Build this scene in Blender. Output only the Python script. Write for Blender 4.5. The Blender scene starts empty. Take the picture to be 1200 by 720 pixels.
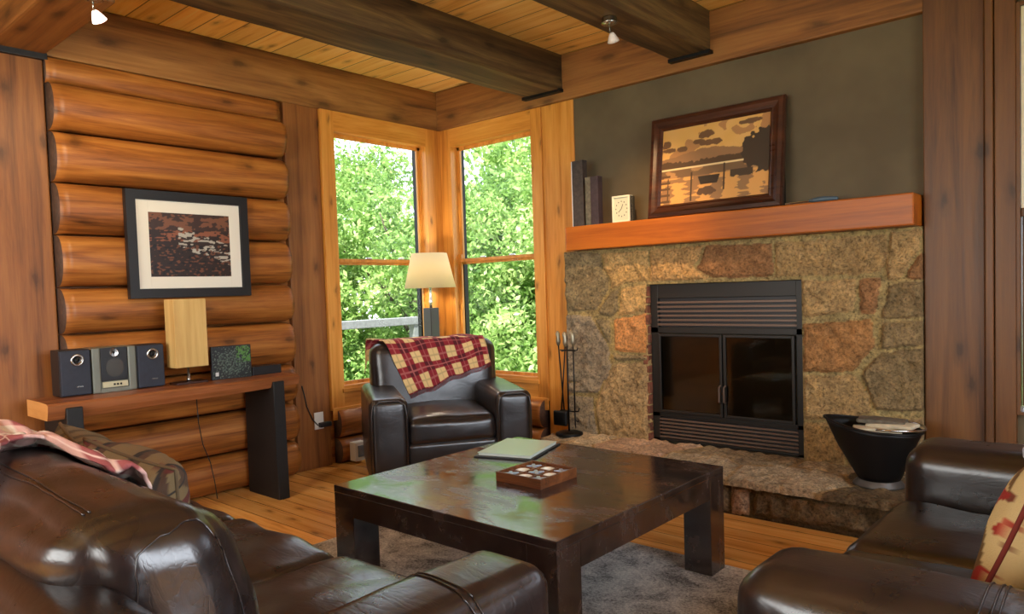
import bpy, bmesh, math, random
import numpy as np
from mathutils import Matrix, Vector, noise

random.seed(7)
RNG = np.random.RandomState(7)
scene = bpy.context.scene
COL = scene.collection
PI = math.pi

# ------------------------------------------------------------------ camera
cam_d = bpy.data.cameras.new('camera')
cam = bpy.data.objects.new('camera', cam_d); COL.objects.link(cam)
right = Vector((0.7511820465, 0.6593160396, -0.0320607681))
up = Vector((-0.0046142527, 0.0538135157, 0.9985403418))
fwd = Vector((-0.6600789662, 0.7499376410, -0.0434659977))
cam.matrix_world = Matrix(((right.x, up.x, -fwd.x, 4.567), (right.y, up.y, -fwd.y, -4.333), (right.z, up.z, -fwd.z, 1.25), (0, 0, 0, 1)))
cam_d.sensor_fit = 'HORIZONTAL'; cam_d.sensor_width = 36.0
cam_d.lens = 853.474 / 1200 * 36.0
cam_d.shift_y = 17.66 / 1200
cam_d.clip_start = 0.02; cam_d.clip_end = 200
scene.camera = cam

# ------------------------------------------------------------------ render look
vs = scene.view_settings
vs.view_transform = 'Standard'; vs.look = 'None'; vs.gamma = 1.0; vs.use_curve_mapping = False
vs.exposure = 0.18
scene.cycles.use_denoising = True
scene.cycles.max_bounces = 8
scene.cycles.sample_clamp_indirect = 4.0

# ------------------------------------------------------------------ world and lights
world = bpy.data.worlds.new('sky'); scene.world = world; world.use_nodes = True
wn = world.node_tree.nodes; wl = world.node_tree.links; wn.clear()
wo = wn.new('ShaderNodeOutputWorld'); wb = wn.new('ShaderNodeBackground')
sky = wn.new('ShaderNodeTexSky'); sky.sky_type = 'HOSEK_WILKIE'; sky.turbidity = 4.0
sky.sun_direction = Vector((0.35, -0.45, 0.8)).normalized(); sky.ground_albedo = 0.3
mx = wn.new('ShaderNodeMixRGB'); mx.inputs[0].default_value = 0.25; mx.inputs[2].default_value = (1.0, 1.0, 1.0, 1)
wl.new(sky.outputs[0], mx.inputs[1]); wl.new(mx.outputs[0], wb.inputs[0]); wl.new(wb.outputs[0], wo.inputs[0])
wb.inputs[1].default_value = 8.0

def light(kind, name, loc, energy, color, target=None, size=None, size_y=None, spot=None, blend=0.6, radius=None):
    d = bpy.data.lights.new(name, kind); o = bpy.data.objects.new(name, d); COL.objects.link(o)
    d.energy = energy; d.color = color; o.location = loc
    if kind == 'AREA':
        d.shape = 'RECTANGLE'; d.size = size; d.size_y = size_y or size
    if kind == 'SPOT':
        d.spot_size = math.radians(spot); d.spot_blend = blend; d.shadow_soft_size = radius or 0.03
    if kind == 'POINT': d.shadow_soft_size = radius or 0.1
    if target is not None:
        o.rotation_euler = (Vector(target) - Vector(loc)).to_track_quat('-Z', 'Y').to_euler()
    return o

sun = light('SUN', 'sun', (0, -10, 20), 16.0, (1.0, 0.96, 0.86), target=(-7.0, -1.0, 0))
sun.data.angle = math.radians(2)
# area lamps added as extra-strong fill at the windows behind and beside the camera
wa = light('AREA', 'daylight_front_window', (2.3, -6.85, 1.6), 92, (1.0, 0.95, 0.84), target=(2.3, -3.0, 2.1), size=3.2, size_y=1.6)
wb_l = light('AREA', 'daylight_right_window', (6.5, -3.0, 1.65), 68, (0.86, 0.92, 1.0), target=(2.0, -2.6, -0.6), size=2.8, size_y=1.6)
wa.data.spread = math.radians(170); wb_l.data.spread = math.radians(125)
# sky portals in the corner windows
for nm, loc, tg in (('portal_right_edge', (4.9, 0.16, 1.9), (4.9, -1, 1.9)), ('portal_left', (-0.14, -0.65, 1.52), (1, -0.65, 1.52)), ('portal_back', (0.6, 0.14, 1.52), (0.6, -1, 1.52))):
    pl_ = light('AREA', nm, loc, 1, (1, 1, 1), target=tg, size=0.86, size_y=1.9); pl_.data.cycles.is_portal = True

# ------------------------------------------------------------------ node materials
def srgb(r, g, b):
    f = lambda c: (c / 255 / 12.92) if c / 255 <= 0.04045 else ((c / 255 + 0.055) / 1.055) ** 2.4
    return (f(r), f(g), f(b), 1.0)

class NT:
    def __init__(s, name):
        s.m = bpy.data.materials.new(name); s.m.use_nodes = True
        s.n = s.m.node_tree.nodes; s.l = s.m.node_tree.links
        s.b = s.n['Principled BSDF']
    def new(s, t, **kw):
        x = s.n.new(t)
        for k, v in kw.items(): setattr(x, k, v)
        return x
    def link(s, a, b): s.l.new(a, b)
    def coord(s, kind='Object', scale=(1, 1, 1), loc=(0, 0, 0)):
        c = s.new('ShaderNodeTexCoord'); m = s.new('ShaderNodeMapping')
        m.inputs['Scale'].default_value = scale; m.inputs['Location'].default_value = loc
        s.link(c.outputs[kind], m.inputs[0]); return m.outputs[0]
    def noise(s, vec, scale=5, detail=4, rough=0.6, dist=0.0):
        x = s.new('ShaderNodeTexNoise'); x.inputs['Scale'].default_value = scale; x.inputs['Detail'].default_value = detail
        x.inputs['Roughness'].default_value = rough; x.inputs['Distortion'].default_value = dist
        if vec is not None: s.link(vec, x.inputs['Vector'])
        return x.outputs['Fac']
    def ramp(s, fac, stops, interp='LINEAR'):
        x = s.new('ShaderNodeValToRGB'); x.color_ramp.interpolation = interp
        e = x.color_ramp.elements
        while len(e) < len(stops): e.new(0.5)
        for i, (p, c) in enumerate(stops):
            e[i].position = p; e[i].color = c if len(c) == 4 else (*c, 1)
        s.link(fac, x.inputs[0]); return x.outputs[0]
    def mix(s, fac, a, b, mode='MIX'):
        x = s.new('ShaderNodeMixRGB', blend_type=mode)
        for i, v in ((0, fac), (1, a), (2, b)):
            if hasattr(v, 'default_value') or hasattr(v, 'is_linked'): s.link(v, x.inputs[i])
            else: x.inputs[i].default_value = v
        return x.outputs[0]
    def math(s, op, a, b=None, c=None):
        x = s.new('ShaderNodeMath', operation=op)
        for i, v in enumerate((a, b, c)):
            if v is None: continue
            if hasattr(v, 'is_linked'): s.link(v, x.inputs[i])
            else: x.inputs[i].default_value = v
        return x.outputs[0]
    def sep(s, vec):
        x = s.new('ShaderNodeSeparateXYZ'); s.link(vec, x.inputs[0]); return x.outputs
    def bump(s, h, strength=0.3, dist=0.01):
        x = s.new('ShaderNodeBump'); x.inputs['Strength'].default_value = strength; x.inputs['Distance'].default_value = dist
        s.link(h, x.inputs['Height']); s.link(x.outputs[0], s.b.inputs['Normal'])
    def color(s, c):
        if hasattr(c, 'is_linked'): s.link(c, s.b.inputs['Base Color'])
        else: s.b.inputs['Base Color'].default_value = c
    def set(s, **kw):
        for k, v in kw.items():
            i = s.b.inputs[k.replace('_', ' ')]
            if hasattr(v, 'is_linked'): s.link(v, i)
            else: i.default_value = v
        return s

def plain(name, c, rough=0.5, metal=0.0, spec=0.5, noisy=0.0):
    t = NT(name)
    if noisy:
        n = t.noise(t.coord(), 30, 3)
        d = tuple(x * (1 - noisy) for x in c[:3]) + (1,)
        l = tuple(min(1, x * (1 + noisy)) for x in c[:3]) + (1,)
        t.color(t.ramp(n, [(0.3, d), (0.7, l)]))
    else: t.color(c)
    t.set(Roughness=rough, Metallic=metal); t.b.inputs['Specular IOR Level'].default_value = spec
    return t.m

def emit(name, c, strength, base=None):
    t = NT(name); t.color(base or c)
    t.b.inputs['Emission Color'].default_value = c; t.b.inputs['Emission Strength'].default_value = strength
    return t.m

AX = {'x': 0, 'y': 1, 'z': 2}
def wood(name, dark, mid, lite, grain='x', rough=0.5, knots=1.0, plank=None, plank_axis='y', seam=0.006, var=0.25, fine=60, gs=1.0, offset=0.0, spec=0.4):
    """pine / cedar: stretched grain, knots, optional plank seams"""
    t = NT(name); a = AX[grain]
    sc = [9 * gs] * 3; sc[a] = 0.55 * gs
    base = t.coord('Object', scale=(1, 1, 1))
    vec = t.coord('Object', scale=tuple(sc), loc=(3.1, 1.7, 0.3))
    if plank:
        pa = t.sep(base)[AX[plank_axis]]
        q = t.math('DIVIDE', t.math('ADD', pa, 50.0 + offset), plank)
        idx = t.math('FLOOR', q); fr = t.math('FRACT', q)
        wnz = t.new('ShaderNodeTexWhiteNoise', noise_dimensions='1D'); t.link(idx, wnz.inputs['W'])
        cmb = t.new('ShaderNodeCombineXYZ'); t.link(t.math('MULTIPLY', wnz.outputs[0], 40), cmb.inputs[a])
        t.link(t.math('MULTIPLY', wnz.outputs[0], 17), cmb.inputs[(a + 1) % 3])
        va = t.new('ShaderNodeVectorMath', operation='ADD'); t.link(vec, va.inputs[0]); t.link(cmb.outputs[0], va.inputs[1]); vec = va.outputs[0]
    n1 = t.noise(vec, 1.3, 5, 0.6, 1.2)
    fs = [fine] * 3; fs[a] = fine / 22
    n2 = t.noise(t.coord('Object', scale=tuple(fs)), 1.0, 3, 0.7)
    f = t.math('ADD', t.math('MULTIPLY', n1, 0.7), t.math('MULTIPLY', n2, 0.3))
    c = t.ramp(f, [(0.33, dark), (0.48, mid), (0.68, lite)])
    if plank:
        v = t.math('ADD', 1 - var / 2, t.math('MULTIPLY', wnz.outputs[0], var))
        cb = t.new('ShaderNodeCombineColor')
        for i in range(3): t.link(v, cb.inputs[i])
        c = t.mix(1.0, c, cb.outputs[0], 'MULTIPLY')
    if knots:
        sx_ = t.sep(base); oth = [q for q in range(3) if q != a]
        w2 = t.math('ADD', sx_[oth[0]], sx_[oth[1]])
        cmb2 = t.new('ShaderNodeCombineXYZ')
        ga = t.math('MULTIPLY', sx_[a], 1.7)
        if plank:
            ga = t.math('ADD', ga, t.math('MULTIPLY', wnz.outputs[0], 9.0))
        t.link(ga, cmb2.inputs[0]); t.link(t.math('MULTIPLY', w2, 4.2), cmb2.inputs[1])
        wob = t.new('ShaderNodeVectorMath', operation='ADD'); nn = t.new('ShaderNodeTexNoise'); nn.inputs['Scale'].default_value = 9
        t.link(cmb2.outputs[0], nn.inputs['Vector']); sc2 = t.new('ShaderNodeVectorMath', operation='SCALE'); sc2.inputs['Scale'].default_value = 0.12
        t.link(nn.outputs['Color'], sc2.inputs[0]); t.link(cmb2.outputs[0], wob.inputs[0]); t.link(sc2.outputs[0], wob.inputs[1])
        vo = t.new('ShaderNodeTexVoronoi', voronoi_dimensions='2D'); vo.inputs['Scale'].default_value = 1.0; t.link(wob.outputs[0], vo.inputs['Vector'])
        k = t.ramp(vo.outputs['Distance'], [(0.03 * knots, (1, 1, 1, 1)), (0.075 * knots, (0.42, 0.42, 0.42, 1)), (0.16 * knots, (0, 0, 0, 1))])
        kd = tuple(x * 0.28 for x in dark[:3]) + (1,)
        c = t.mix(t.math('MULTIPLY', k, 0.65), c, kd)
    h = f
    if plank:
        s1 = t.math('LESS_THAN', fr, seam / plank)
        c = t.mix(t.math('MULTIPLY', s1, 0.85), c, tuple(x * 0.12 for x in dark[:3]) + (1,))
        h = t.math('SUBTRACT', f, t.math('MULTIPLY', s1, 2.0))
    t.color(c); t.bump(h, 0.25, 0.004)
    t.b.inputs['Specular IOR Level'].default_value = spec
    t.set(Roughness=t.math('ADD', rough - 0.08, t.math('MULTIPLY', n2, 0.16)))
    return t.m

M = {}
LOG = (srgb(92, 50, 20), srgb(148, 88, 36), srgb(188, 124, 56))
M['log'] = wood('log_wood', *LOG, grain='y', rough=0.42, knots=1.0, fine=70)
M['log_end'] = plain('log_end_grain', srgb(74, 52, 40), 0.8, noisy=0.3)
M['log_x'] = wood('log_wood_across', *LOG, grain='x', rough=0.42, fine=70)
M['post'] = wood('post_wood', srgb(96, 56, 26), srgb(136, 84, 40), srgb(162, 106, 54), grain='z', rough=0.5, gs=0.8)
M['post_gold'] = wood('casing_wood', srgb(172, 104, 36), srgb(208, 138, 56), srgb(228, 164, 80), grain='z', rough=0.4, gs=0.9, knots=0.7)
M['gold_x'] = wood('casing_wood_x', srgb(172, 104, 36), srgb(208, 138, 56), srgb(228, 164, 80), grain='x', rough=0.4, gs=0.9, knots=0.7)
M['gold_y'] = wood('casing_wood_y', srgb(172, 104, 36), srgb(208, 138, 56), srgb(228, 164, 80), grain='y', rough=0.4, gs=0.9, knots=0.7)
M['beam_y'] = wood('beam_wood_y', srgb(98, 62, 28), srgb(146, 98, 48), srgb(176, 126, 68), grain='y', rough=0.6, gs=0.7, knots=1.4)
M['beam_x'] = wood('beam_wood_x', srgb(94, 58, 26), srgb(136, 88, 42), srgb(162, 112, 58), grain='x', rough=0.6, gs=0.7, knots=1.4)
M['cross'] = wood('cross_beam_wood', srgb(52, 37, 22), srgb(86, 64, 36), srgb(128, 102, 58), grain='y', rough=0.7, gs=0.7, knots=1.3)
M['ceiling'] = wood('ceiling_planks', srgb(214, 152, 70), srgb(244, 194, 106), srgb(252, 214, 136), grain='x', rough=0.45, plank=0.19, plank_axis='y', seam=0.008, knots=0.9, offset=0.02)
M['floor'] = wood('floor_planks', srgb(188, 122, 54), srgb(232, 170, 90), srgb(244, 192, 118), grain='x', rough=0.24, plank=0.135, plank_axis='y', seam=0.005, knots=0.9, var=0.3)
M['mantel'] = wood('mantel_wood', srgb(140, 70, 14), srgb(172, 92, 20), srgb(192, 110, 28), grain='x', rough=0.4, knots=0.0, gs=0.8)
M['right_wood'] = wood('right_post_wood', srgb(66, 40, 18), srgb(96, 60, 28), srgb(118, 78, 38), grain='z', rough=0.45, gs=0.7, knots=1.1)
M['console'] = wood('console_slab_wood', srgb(100, 56, 30), srgb(138, 82, 46), srgb(162, 102, 62), grain='y', rough=0.35, knots=0.0)
M['console_end'] = wood('console_end_wood', srgb(178, 118, 62), srgb(208, 150, 84), srgb(220, 168, 104), grain='x', rough=0.45, knots=0.0)
M['black'] = plain('black_paint', srgb(24, 24, 26), 0.45)
M['black_leg'] = plain('black_stained_wood', srgb(12, 11, 10), 0.6, noisy=0.3)
M['iron'] = plain('black_iron', srgb(26, 25, 25), 0.45, metal=0.6)
M['chrome'] = plain('brushed_chrome', srgb(190, 190, 185), 0.25, metal=1.0)
M['white'] = plain('white_plastic', srgb(225, 222, 215), 0.4)
M['grey_rail'] = plain('weathered_rail', srgb(108, 112, 114), 0.8, noisy=0.2)
M['plaster'] = None
t = NT('olive_plaster'); n = t.noise(t.coord(), 2.2, 3)
t.color(t.ramp(n, [(0.35, srgb(86, 74, 52)), (0.65, srgb(102, 89, 64))])); t.set(Roughness=0.75)
t.bump(t.noise(t.coord(), 120, 3), 0.1, 0.002); M['plaster'] = t.m

def leather(name, c1, c2, rough=0.3, scale=1.0):
    t = NT(name)
    a = t.noise(t.coord(), 7 * scale, 4, 0.6, 0.6)
    t.color(t.ramp(a, [(0.3, c1), (0.7, c2)]))
    v = t.new('ShaderNodeTexVoronoi'); v.inputs['Scale'].default_value = 170
    t.link(t.coord(), v.inputs['Vector'])
    cr = t.noise(t.coord('Object', scale=(5, 16, 9)), 1.0, 3, 0.5, 1.8); cr = t.math('POWER', t.math('ABSOLUTE', t.math('SUBTRACT', t.math('MULTIPLY', cr, 2.0), 1.0)), 0.6)
    h = t.math('ADD', t.math('MULTIPLY', cr, 0.16), t.math('MULTIPLY', t.noise(t.coord(), 7, 4, 0.55, 0.9), 0.5), t.math('MULTIPLY', v.outputs['Distance'], 0.05))
    t.bump(h, 0.28, 0.012)
    t.set(Roughness=t.math('ADD', rough - 0.06, t.math('MULTIPLY', a, 0.16)))
    t.b.inputs['Specular IOR Level'].default_value = 0.6; t.b.inputs['IOR'].default_value = 1.6
    return t.m
M['leather'] = leather('brown_black_leather', srgb(25, 18, 17), srgb(38, 28, 25), 0.27)
M['leather_b'] = leather('black_leather', srgb(24, 20, 20), srgb(34, 28, 27), 0.30)
M['stitch'] = plain('leather_stitching', srgb(120, 105, 95), 0.7)

t = NT('espresso_tabletop')
a = t.noise(t.coord('Object', scale=(1, 3.0, 1)), 2.2, 4, 0.6, 0.4); b_ = t.noise(t.coord('Object', scale=(5, 30, 5)), 1.5, 4, 0.7)
t.color(t.mix(t.math('MULTIPLY', b_, 0.5), t.ramp(a, [(0.35, srgb(28, 20, 18)), (0.7, srgb(52, 38, 34))]), srgb(42, 29, 25)))
pt = t.ramp(t.noise(t.coord('Object', scale=(1.0, 1.6, 1.0)), 3.2, 6, 0.72, 0.6), [(0.42, (0, 0, 0, 1)), (0.62, (1, 1, 1, 1))])
t.color(t.mix(t.math('MULTIPLY', t.math('MULTIPLY', pt, b_), 0.4), t.ramp(a, [(0.35, srgb(28, 20, 18)), (0.7, srgb(50, 36, 31))]), srgb(108, 86, 76)))
t.set(Roughness=t.math('ADD', 0.10, t.math('MULTIPLY', t.math('MULTIPLY', pt, b_), 0.45)))
t.bump(b_, 0.02, 0.001); t.b.inputs['Specular IOR Level'].default_value = 0.7; t.b.inputs['IOR'].default_value = 1.75
M['espresso'] = t.m

t = NT('grey_rug_pile')
a = t.noise(t.coord(), 5, 5, 0.75, 0.5); b_ = t.noise(t.coord(), 90, 4, 0.8)
f = t.math('ADD', t.math('MULTIPLY', a, 0.55), t.math('MULTIPLY', b_, 0.45))
t.color(t.ramp(f, [(0.40, srgb(100, 96, 94)), (0.5, srgb(196, 192, 186)), (0.60, srgb(246, 242, 232))]))
t.set(Roughness=1.0); t.bump(b_, 0.9, 0.02); M['rug'] = t.m

t = NT('field_stone')
at = t.new('ShaderNodeVertexColor'); at.layer_name = 'Col'
a = t.noise(t.coord(), 9, 6, 0.75, 0.4); b_ = t.noise(t.coord(), 60, 5, 0.75, 0.3)
c = t.mix(1.0, at.outputs[0], t.ramp(a, [(0.3, (0.62, 0.6, 0.58, 1)), (0.5, (1, 1, 1, 1)), (0.72, (1.22, 1.16, 1.0, 1))]), 'MULTIPLY')
c = t.mix(1.0, c, t.ramp(b_, [(0.34, (0.4, 0.4, 0.4, 1)), (0.5, (1, 1, 1, 1)), (0.66, (1.4, 1.36, 1.25, 1))]), 'MULTIPLY')
t.color(c); t.set(Roughness=0.9); t.b.inputs['Specular IOR Level'].default_value = 0.2
t.bump(t.math('ADD', t.math('MULTIPLY', b_, 0.7), a), 1.0, 0.03); M['stone'] = t.m

def attr_mat(name, rough=0.6, layer='Col', bump=0):
    t = NT(name); at = t.new('ShaderNodeVertexColor'); at.layer_name = layer
    t.color(at.outputs[0]); t.set(Roughness=rough)
    if bump: t.bump(t.noise(t.coord(), 250, 3), bump, 0.004)
    return t.m
M['art'] = attr_mat('printed_picture', 0.35)
M['stripe_cloth'] = attr_mat('woven_cloth', 0.95, bump=0.5)

t = NT('glass_pane'); t.n.remove(t.b)
g = t.new('ShaderNodeBsdfGlossy'); g.inputs['Roughness'].default_value = 0.02
tr = t.new('ShaderNodeBsdfTransparent'); ms = t.new('ShaderNodeMixShader'); fr = t.new('ShaderNodeFresnel'); fr.inputs[0].default_value = 1.12
t.link(fr.outputs[0], ms.inputs[0]); t.link(tr.outputs[0], ms.inputs[1]); t.link(g.outputs[0], ms.inputs[2])
t.link(ms.outputs[0], t.n['Material Output'].inputs[0]); M['glass'] = t.m

t = NT('smoked_glass'); t.n.remove(t.b)
g = t.new('ShaderNodeBsdfGlossy'); g.inputs['Roughness'].default_value = 0.05
tr = t.new('ShaderNodeBsdfTransparent'); tr.inputs[0].default_value = (0.55, 0.52, 0.48, 1)
ms = t.new('ShaderNodeMixShader'); fr = t.new('ShaderNodeFresnel'); fr.inputs[0].default_value = 1.5
t.link(fr.outputs[0], ms.inputs[0]); t.link(tr.outputs[0], ms.inputs[1]); t.link(g.outputs[0], ms.inputs[2])
t.link(ms.outputs[0], t.n['Material Output'].inputs[0]); M['smoked'] = t.m

# ------------------------------------------------------------------ object helpers
def obj(name, bm, mat, parent=None, smooth=False):
    me = bpy.data.meshes.new(name)
    bmesh.ops.recalc_face_normals(bm, faces=bm.faces)
    bm.to_mesh(me); bm.free()
    mats = mat if isinstance(mat, (list, tuple)) else [mat]
    for m in mats: me.materials.append(m)
    if smooth:
        for p in me.polygons: p.use_smooth = True
    o = bpy.data.objects.new(name, me); COL.objects.link(o)
    if parent is not None: o.parent = parent
    return o

def empty(name, label, cat, loc=(0, 0, 0), rz=0.0, group=None):
    o = bpy.data.objects.new(name, None); COL.objects.link(o); o.empty_display_size = 0.1
    o.location = loc; o.rotation_euler = (0, 0, rz)
    o['label'] = label; o['category'] = cat
    if group: o['group'] = group
    return o

def tag(o, label, cat, group=None, kind=None):
    o['label'] = label; o['category'] = cat
    if group: o['group'] = group
    if kind: o['kind'] = kind
    return o

def structure(o, label):
    o['kind'] = 'structure'; o['label'] = label; o['category'] = o.name.split('_')[0].split('.')[0]
    return o

def box(bm, x0, x1, y0, y1, z0, z1, bev=0.0, seg=2, mi=0, mtx=None):
    vs_ = [bm.verts.new(p) for p in ((x0, y0, z0), (x1, y0, z0), (x1, y1, z0), (x0, y1, z0), (x0, y0, z1), (x1, y0, z1), (x1, y1, z1), (x0, y1, z1))]
    fs = [bm.faces.new([vs_[i] for i in q]) for q in ((0, 3, 2, 1), (4, 5, 6, 7), (0, 1, 5, 4), (1, 2, 6, 5), (2, 3, 7, 6), (3, 0, 4, 7))]
    for f in fs: f.material_index = mi
    if mtx is not None: bmesh.ops.transform(bm, matrix=mtx, verts=vs_)
    if bev > 0:
        es = list({e for f in fs for e in f.edges})
        r = bmesh.ops.bevel(bm, geom=es, offset=bev, segments=seg, affect='EDGES', profile=0.6)
        for f in r['faces']: f.material_index = mi
    return bm

def B(*a, **k):
    return box(bmesh.new(), *a, **k)

def jitter(bm, amp, scale=3.0, cuts=0, seed=0.0, axis=None):
    for v in bm.verts:
        n = noise.noise_vector(v.co * scale + Vector((seed, seed * 0.7, 0)))
        v.co += n * amp
    return bm

def prism(bm, pts, axis, a0, a1, mi=0):
    """pts: outline in the two remaining axes (in order), extruded along axis from a0 to a1"""
    def mk(p, a):
        if axis == 'x': return (a, p[0], p[1])
        if axis == 'y': return (p[0], a, p[1])
        return (p[0], p[1], a)
    A = [bm.verts.new(mk(p, a0)) for p in pts]; Bv = [bm.verts.new(mk(p, a1)) for p in pts]
    n = len(pts)
    f = [bm.faces.new(A), bm.faces.new(Bv[::-1])]
    for i in range(n): f.append(bm.faces.new((A[i], Bv[i], Bv[(i + 1) % n], A[(i + 1) % n])))
    for x in f: x.material_index = mi
    return bm

def lathe(bm, prof, seg=32, center=(0, 0), mi=0, squash=(1, 1)):
    rings = []
    for r, z in prof:
        rings.append([bm.verts.new((center[0] + r * squash[0] * math.cos(2 * PI * i / seg), center[1] + r * squash[1] * math.sin(2 * PI * i / seg), z)) for i in range(seg)])
    for a, b in zip(rings[:-1], rings[1:]):
        for i in range(seg):
            f = bm.faces.new((a[i], a[(i + 1) % seg], b[(i + 1) % seg], b[i])); f.material_index = mi
    for ring in (rings[0], rings[-1]):
        f = bm.faces.new(ring); f.material_index = mi
    return bm

def tube(bm, pts, r, seg=10, closed=False, mi=0):
    pts = [Vector(p) for p in pts]; n = len(pts); rings = []
    rr = r if isinstance(r, (list, tuple)) else [r] * n
    prev = None
    for i, p in enumerate(pts):
        if closed: d = pts[(i + 1) % n] - pts[i - 1]
        else: d = pts[min(i + 1, n - 1)] - pts[max(i - 1, 0)]
        d.normalize()
        u = prev if prev is not None else (Vector((0, 0, 1)) if abs(d.z) < 0.9 else Vector((1, 0, 0)))
        u = (u - d * u.dot(d)).normalized(); prev = u; w = d.cross(u)
        rings.append([bm.verts.new(p + (u * math.cos(2 * PI * k / seg) + w * math.sin(2 * PI * k / seg)) * rr[i]) for k in range(seg)])
    m = n if closed else n - 1
    for i in range(m):
        a, b = rings[i], rings[(i + 1) % n]
        for k in range(seg):
            f = bm.faces.new((a[k], a[(k + 1) % seg], b[(k + 1) % seg], b[k])); f.material_index = mi
    if not closed:
        bm.faces.new(rings[0][::-1]); bm.faces.new(rings[-1])
    return bm

def softbox(bm, c, s, r, puff=(0, 0, 0), n=14, amp=0.0, nscale=4.0, seed=0.0, mtx=None, mi=0, taper=None):
    """rounded, puffed upholstery block; c centre, s full sizes, r corner radius"""
    hx, hy, hz = s[0] / 2, s[1] / 2, s[2] / 2
    def axis_steps(h):
        k = min(0.9, r / h)
        inner = [(-1 + k) + (2 - 2 * k) * i / (n - 1) for i in range(n)]
        edge = [-1, -1 + k * 0.15, -1 + k * 0.4, -1 + k * 0.7]
        return edge + inner + [-e for e in edge[::-1]]
    steps = [axis_steps(h) for h in (hx, hy, hz)]
    cache = {}
    def vert(p):
        key = (round(p[0], 5), round(p[1], 5), round(p[2], 5))
        if key in cache: return cache[key]
        q = Vector((p[0] * hx, p[1] * hy, p[2] * hz))
        inn = Vector((max(-hx + r, min(hx - r, q.x)), max(-hy + r, min(hy - r, q.y)), max(-hz + r, min(hz - r, q.z))))
        d = q - inn
        if d.length > 1e-9: q = inn + d.normalized() * r
        e = lambda t_: max(0.0, 1 - t_ * t_) ** 0.6
        q.x += puff[0] * p[0] * e(p[1]) * e(p[2]); q.y += puff[1] * p[1] * e(p[0]) * e(p[2]); q.z += puff[2] * p[2] * e(p[0]) * e(p[1])
        if taper: q = taper(q, p)
        if amp:
            nv = noise.noise_vector((q + Vector(c)) * nscale + Vector((seed, -seed, seed * 0.3)))
            n2 = noise.noise_vector((q + Vector(c)) * nscale * 2.7 + Vector((seed, seed, 0)))
            q += nv * amp + n2 * amp * 0.35
        q += Vector(c)
        if mtx is not None: q = mtx @ q
        v = bm.verts.new(q); cache[key] = v; return v
    for ax in range(3):
        o1, o2 = [(1, 2), (2, 0), (0, 1)][ax]
        for sgn in (-1, 1):
            for i in range(len(steps[o1]) - 1):
                for j in range(len(steps[o2]) - 1):
                    quad = []
                    for di, dj in ((0, 0), (1, 0), (1, 1), (0, 1)):
                        p = [0, 0, 0]; p[ax] = sgn; p[o1] = steps[o1][i + di]; p[o2] = steps[o2][j + dj]
                        quad.append(vert(p))
                    if sgn < 0: quad.reverse()
                    try:
                        f = bm.faces.new(quad); f.material_index = mi
                    except ValueError: pass
    return bm

def grid(bm, nu, nv, fn, thick=0.0, closed=False):
    vs_ = [[bm.verts.new(fn(i / nu, j / nv)) for j in range(nv + 1)] for i in range(nu + 1)]
    for i in range(nu):
        for j in range(nv):
            bm.faces.new((vs_[i][j], vs_[i + 1][j], vs_[i + 1][j + 1], vs_[i][j + 1]))
    return vs_

def hug(o, pts, off=0.0015):
    from mathutils.bvhtree import BVHTree
    t_ = BVHTree.FromPolygons([v.co for v in o.data.vertices], [tuple(p.vertices) for p in o.data.polygons])
    out = []
    for p in pts:
        co, nrm, _, _ = t_.find_nearest(Vector(p)); 
        if nrm.dot(Vector(p) - co) < 0 and (Vector(p) - co).length > 1e-6: nrm = -nrm
        out.append(co + nrm * off)
    return out
def hug_line(o, pts, n=40, off=0.0015):
    P = [Vector(p) for p in pts]; fine = []
    for a, b in zip(P[:-1], P[1:]):
        for k in range(n): fine.append(a.lerp(b, k / n))
    fine.append(P[-1]); return hug(o, fine, off)
def solidify(o, th, offset=0):
    m = o.modifiers.new('thickness', 'SOLIDIFY'); m.thickness = th; m.offset = offset
    return o

def set_vcol(o, fn):
    """per-vertex colour from fn(index, co) -> linear rgb"""
    me = o.data; ca = me.color_attributes.new('Col', 'FLOAT_COLOR', 'POINT')
    arr = np.ones((len(me.vertices), 4), dtype=np.float32)
    for i, v in enumerate(me.vertices): arr[i, :3] = fn(i, v.co)[:3]
    ca.data.foreach_set('color', arr.ravel())

def frame_rect(bm, u0, u1, v0, v1, wdt, a0, a1, axis, bev=0.004, mi=0):
    """four mitre-less bars around an opening: u horizontal, v vertical"""
    def bar(ua, ub, va, vb):
        if axis == 'y': box(bm, ua, ub, a0, a1, va, vb, bev, mi=mi)
        else: box(bm, a0, a1, ua, ub, va, vb, bev, mi=mi)
    bar(u0, u0 + wdt, v0, v1); bar(u1 - wdt, u1, v0, v1); bar(u0 + wdt, u1 - wdt, v1 - wdt, v1); bar(u0 + wdt, u1 - wdt, v0, v0 + wdt)
    return bm

# ================================================================== SETTING
RX, RY, H = 6.6, -6.95, 2.94
structure(obj('floor', B(-0.3, RX + 0.2, RY - 0.2, 0.25, -0.12, 0.0), M['floor']), 'honey pine plank floor')
structure(obj('ceiling', B(-0.3, RX + 0.2, RY - 0.2, 0.25, H, H + 0.1), M['ceiling']), 'yellow pine plank ceiling with dark seams')

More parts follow.
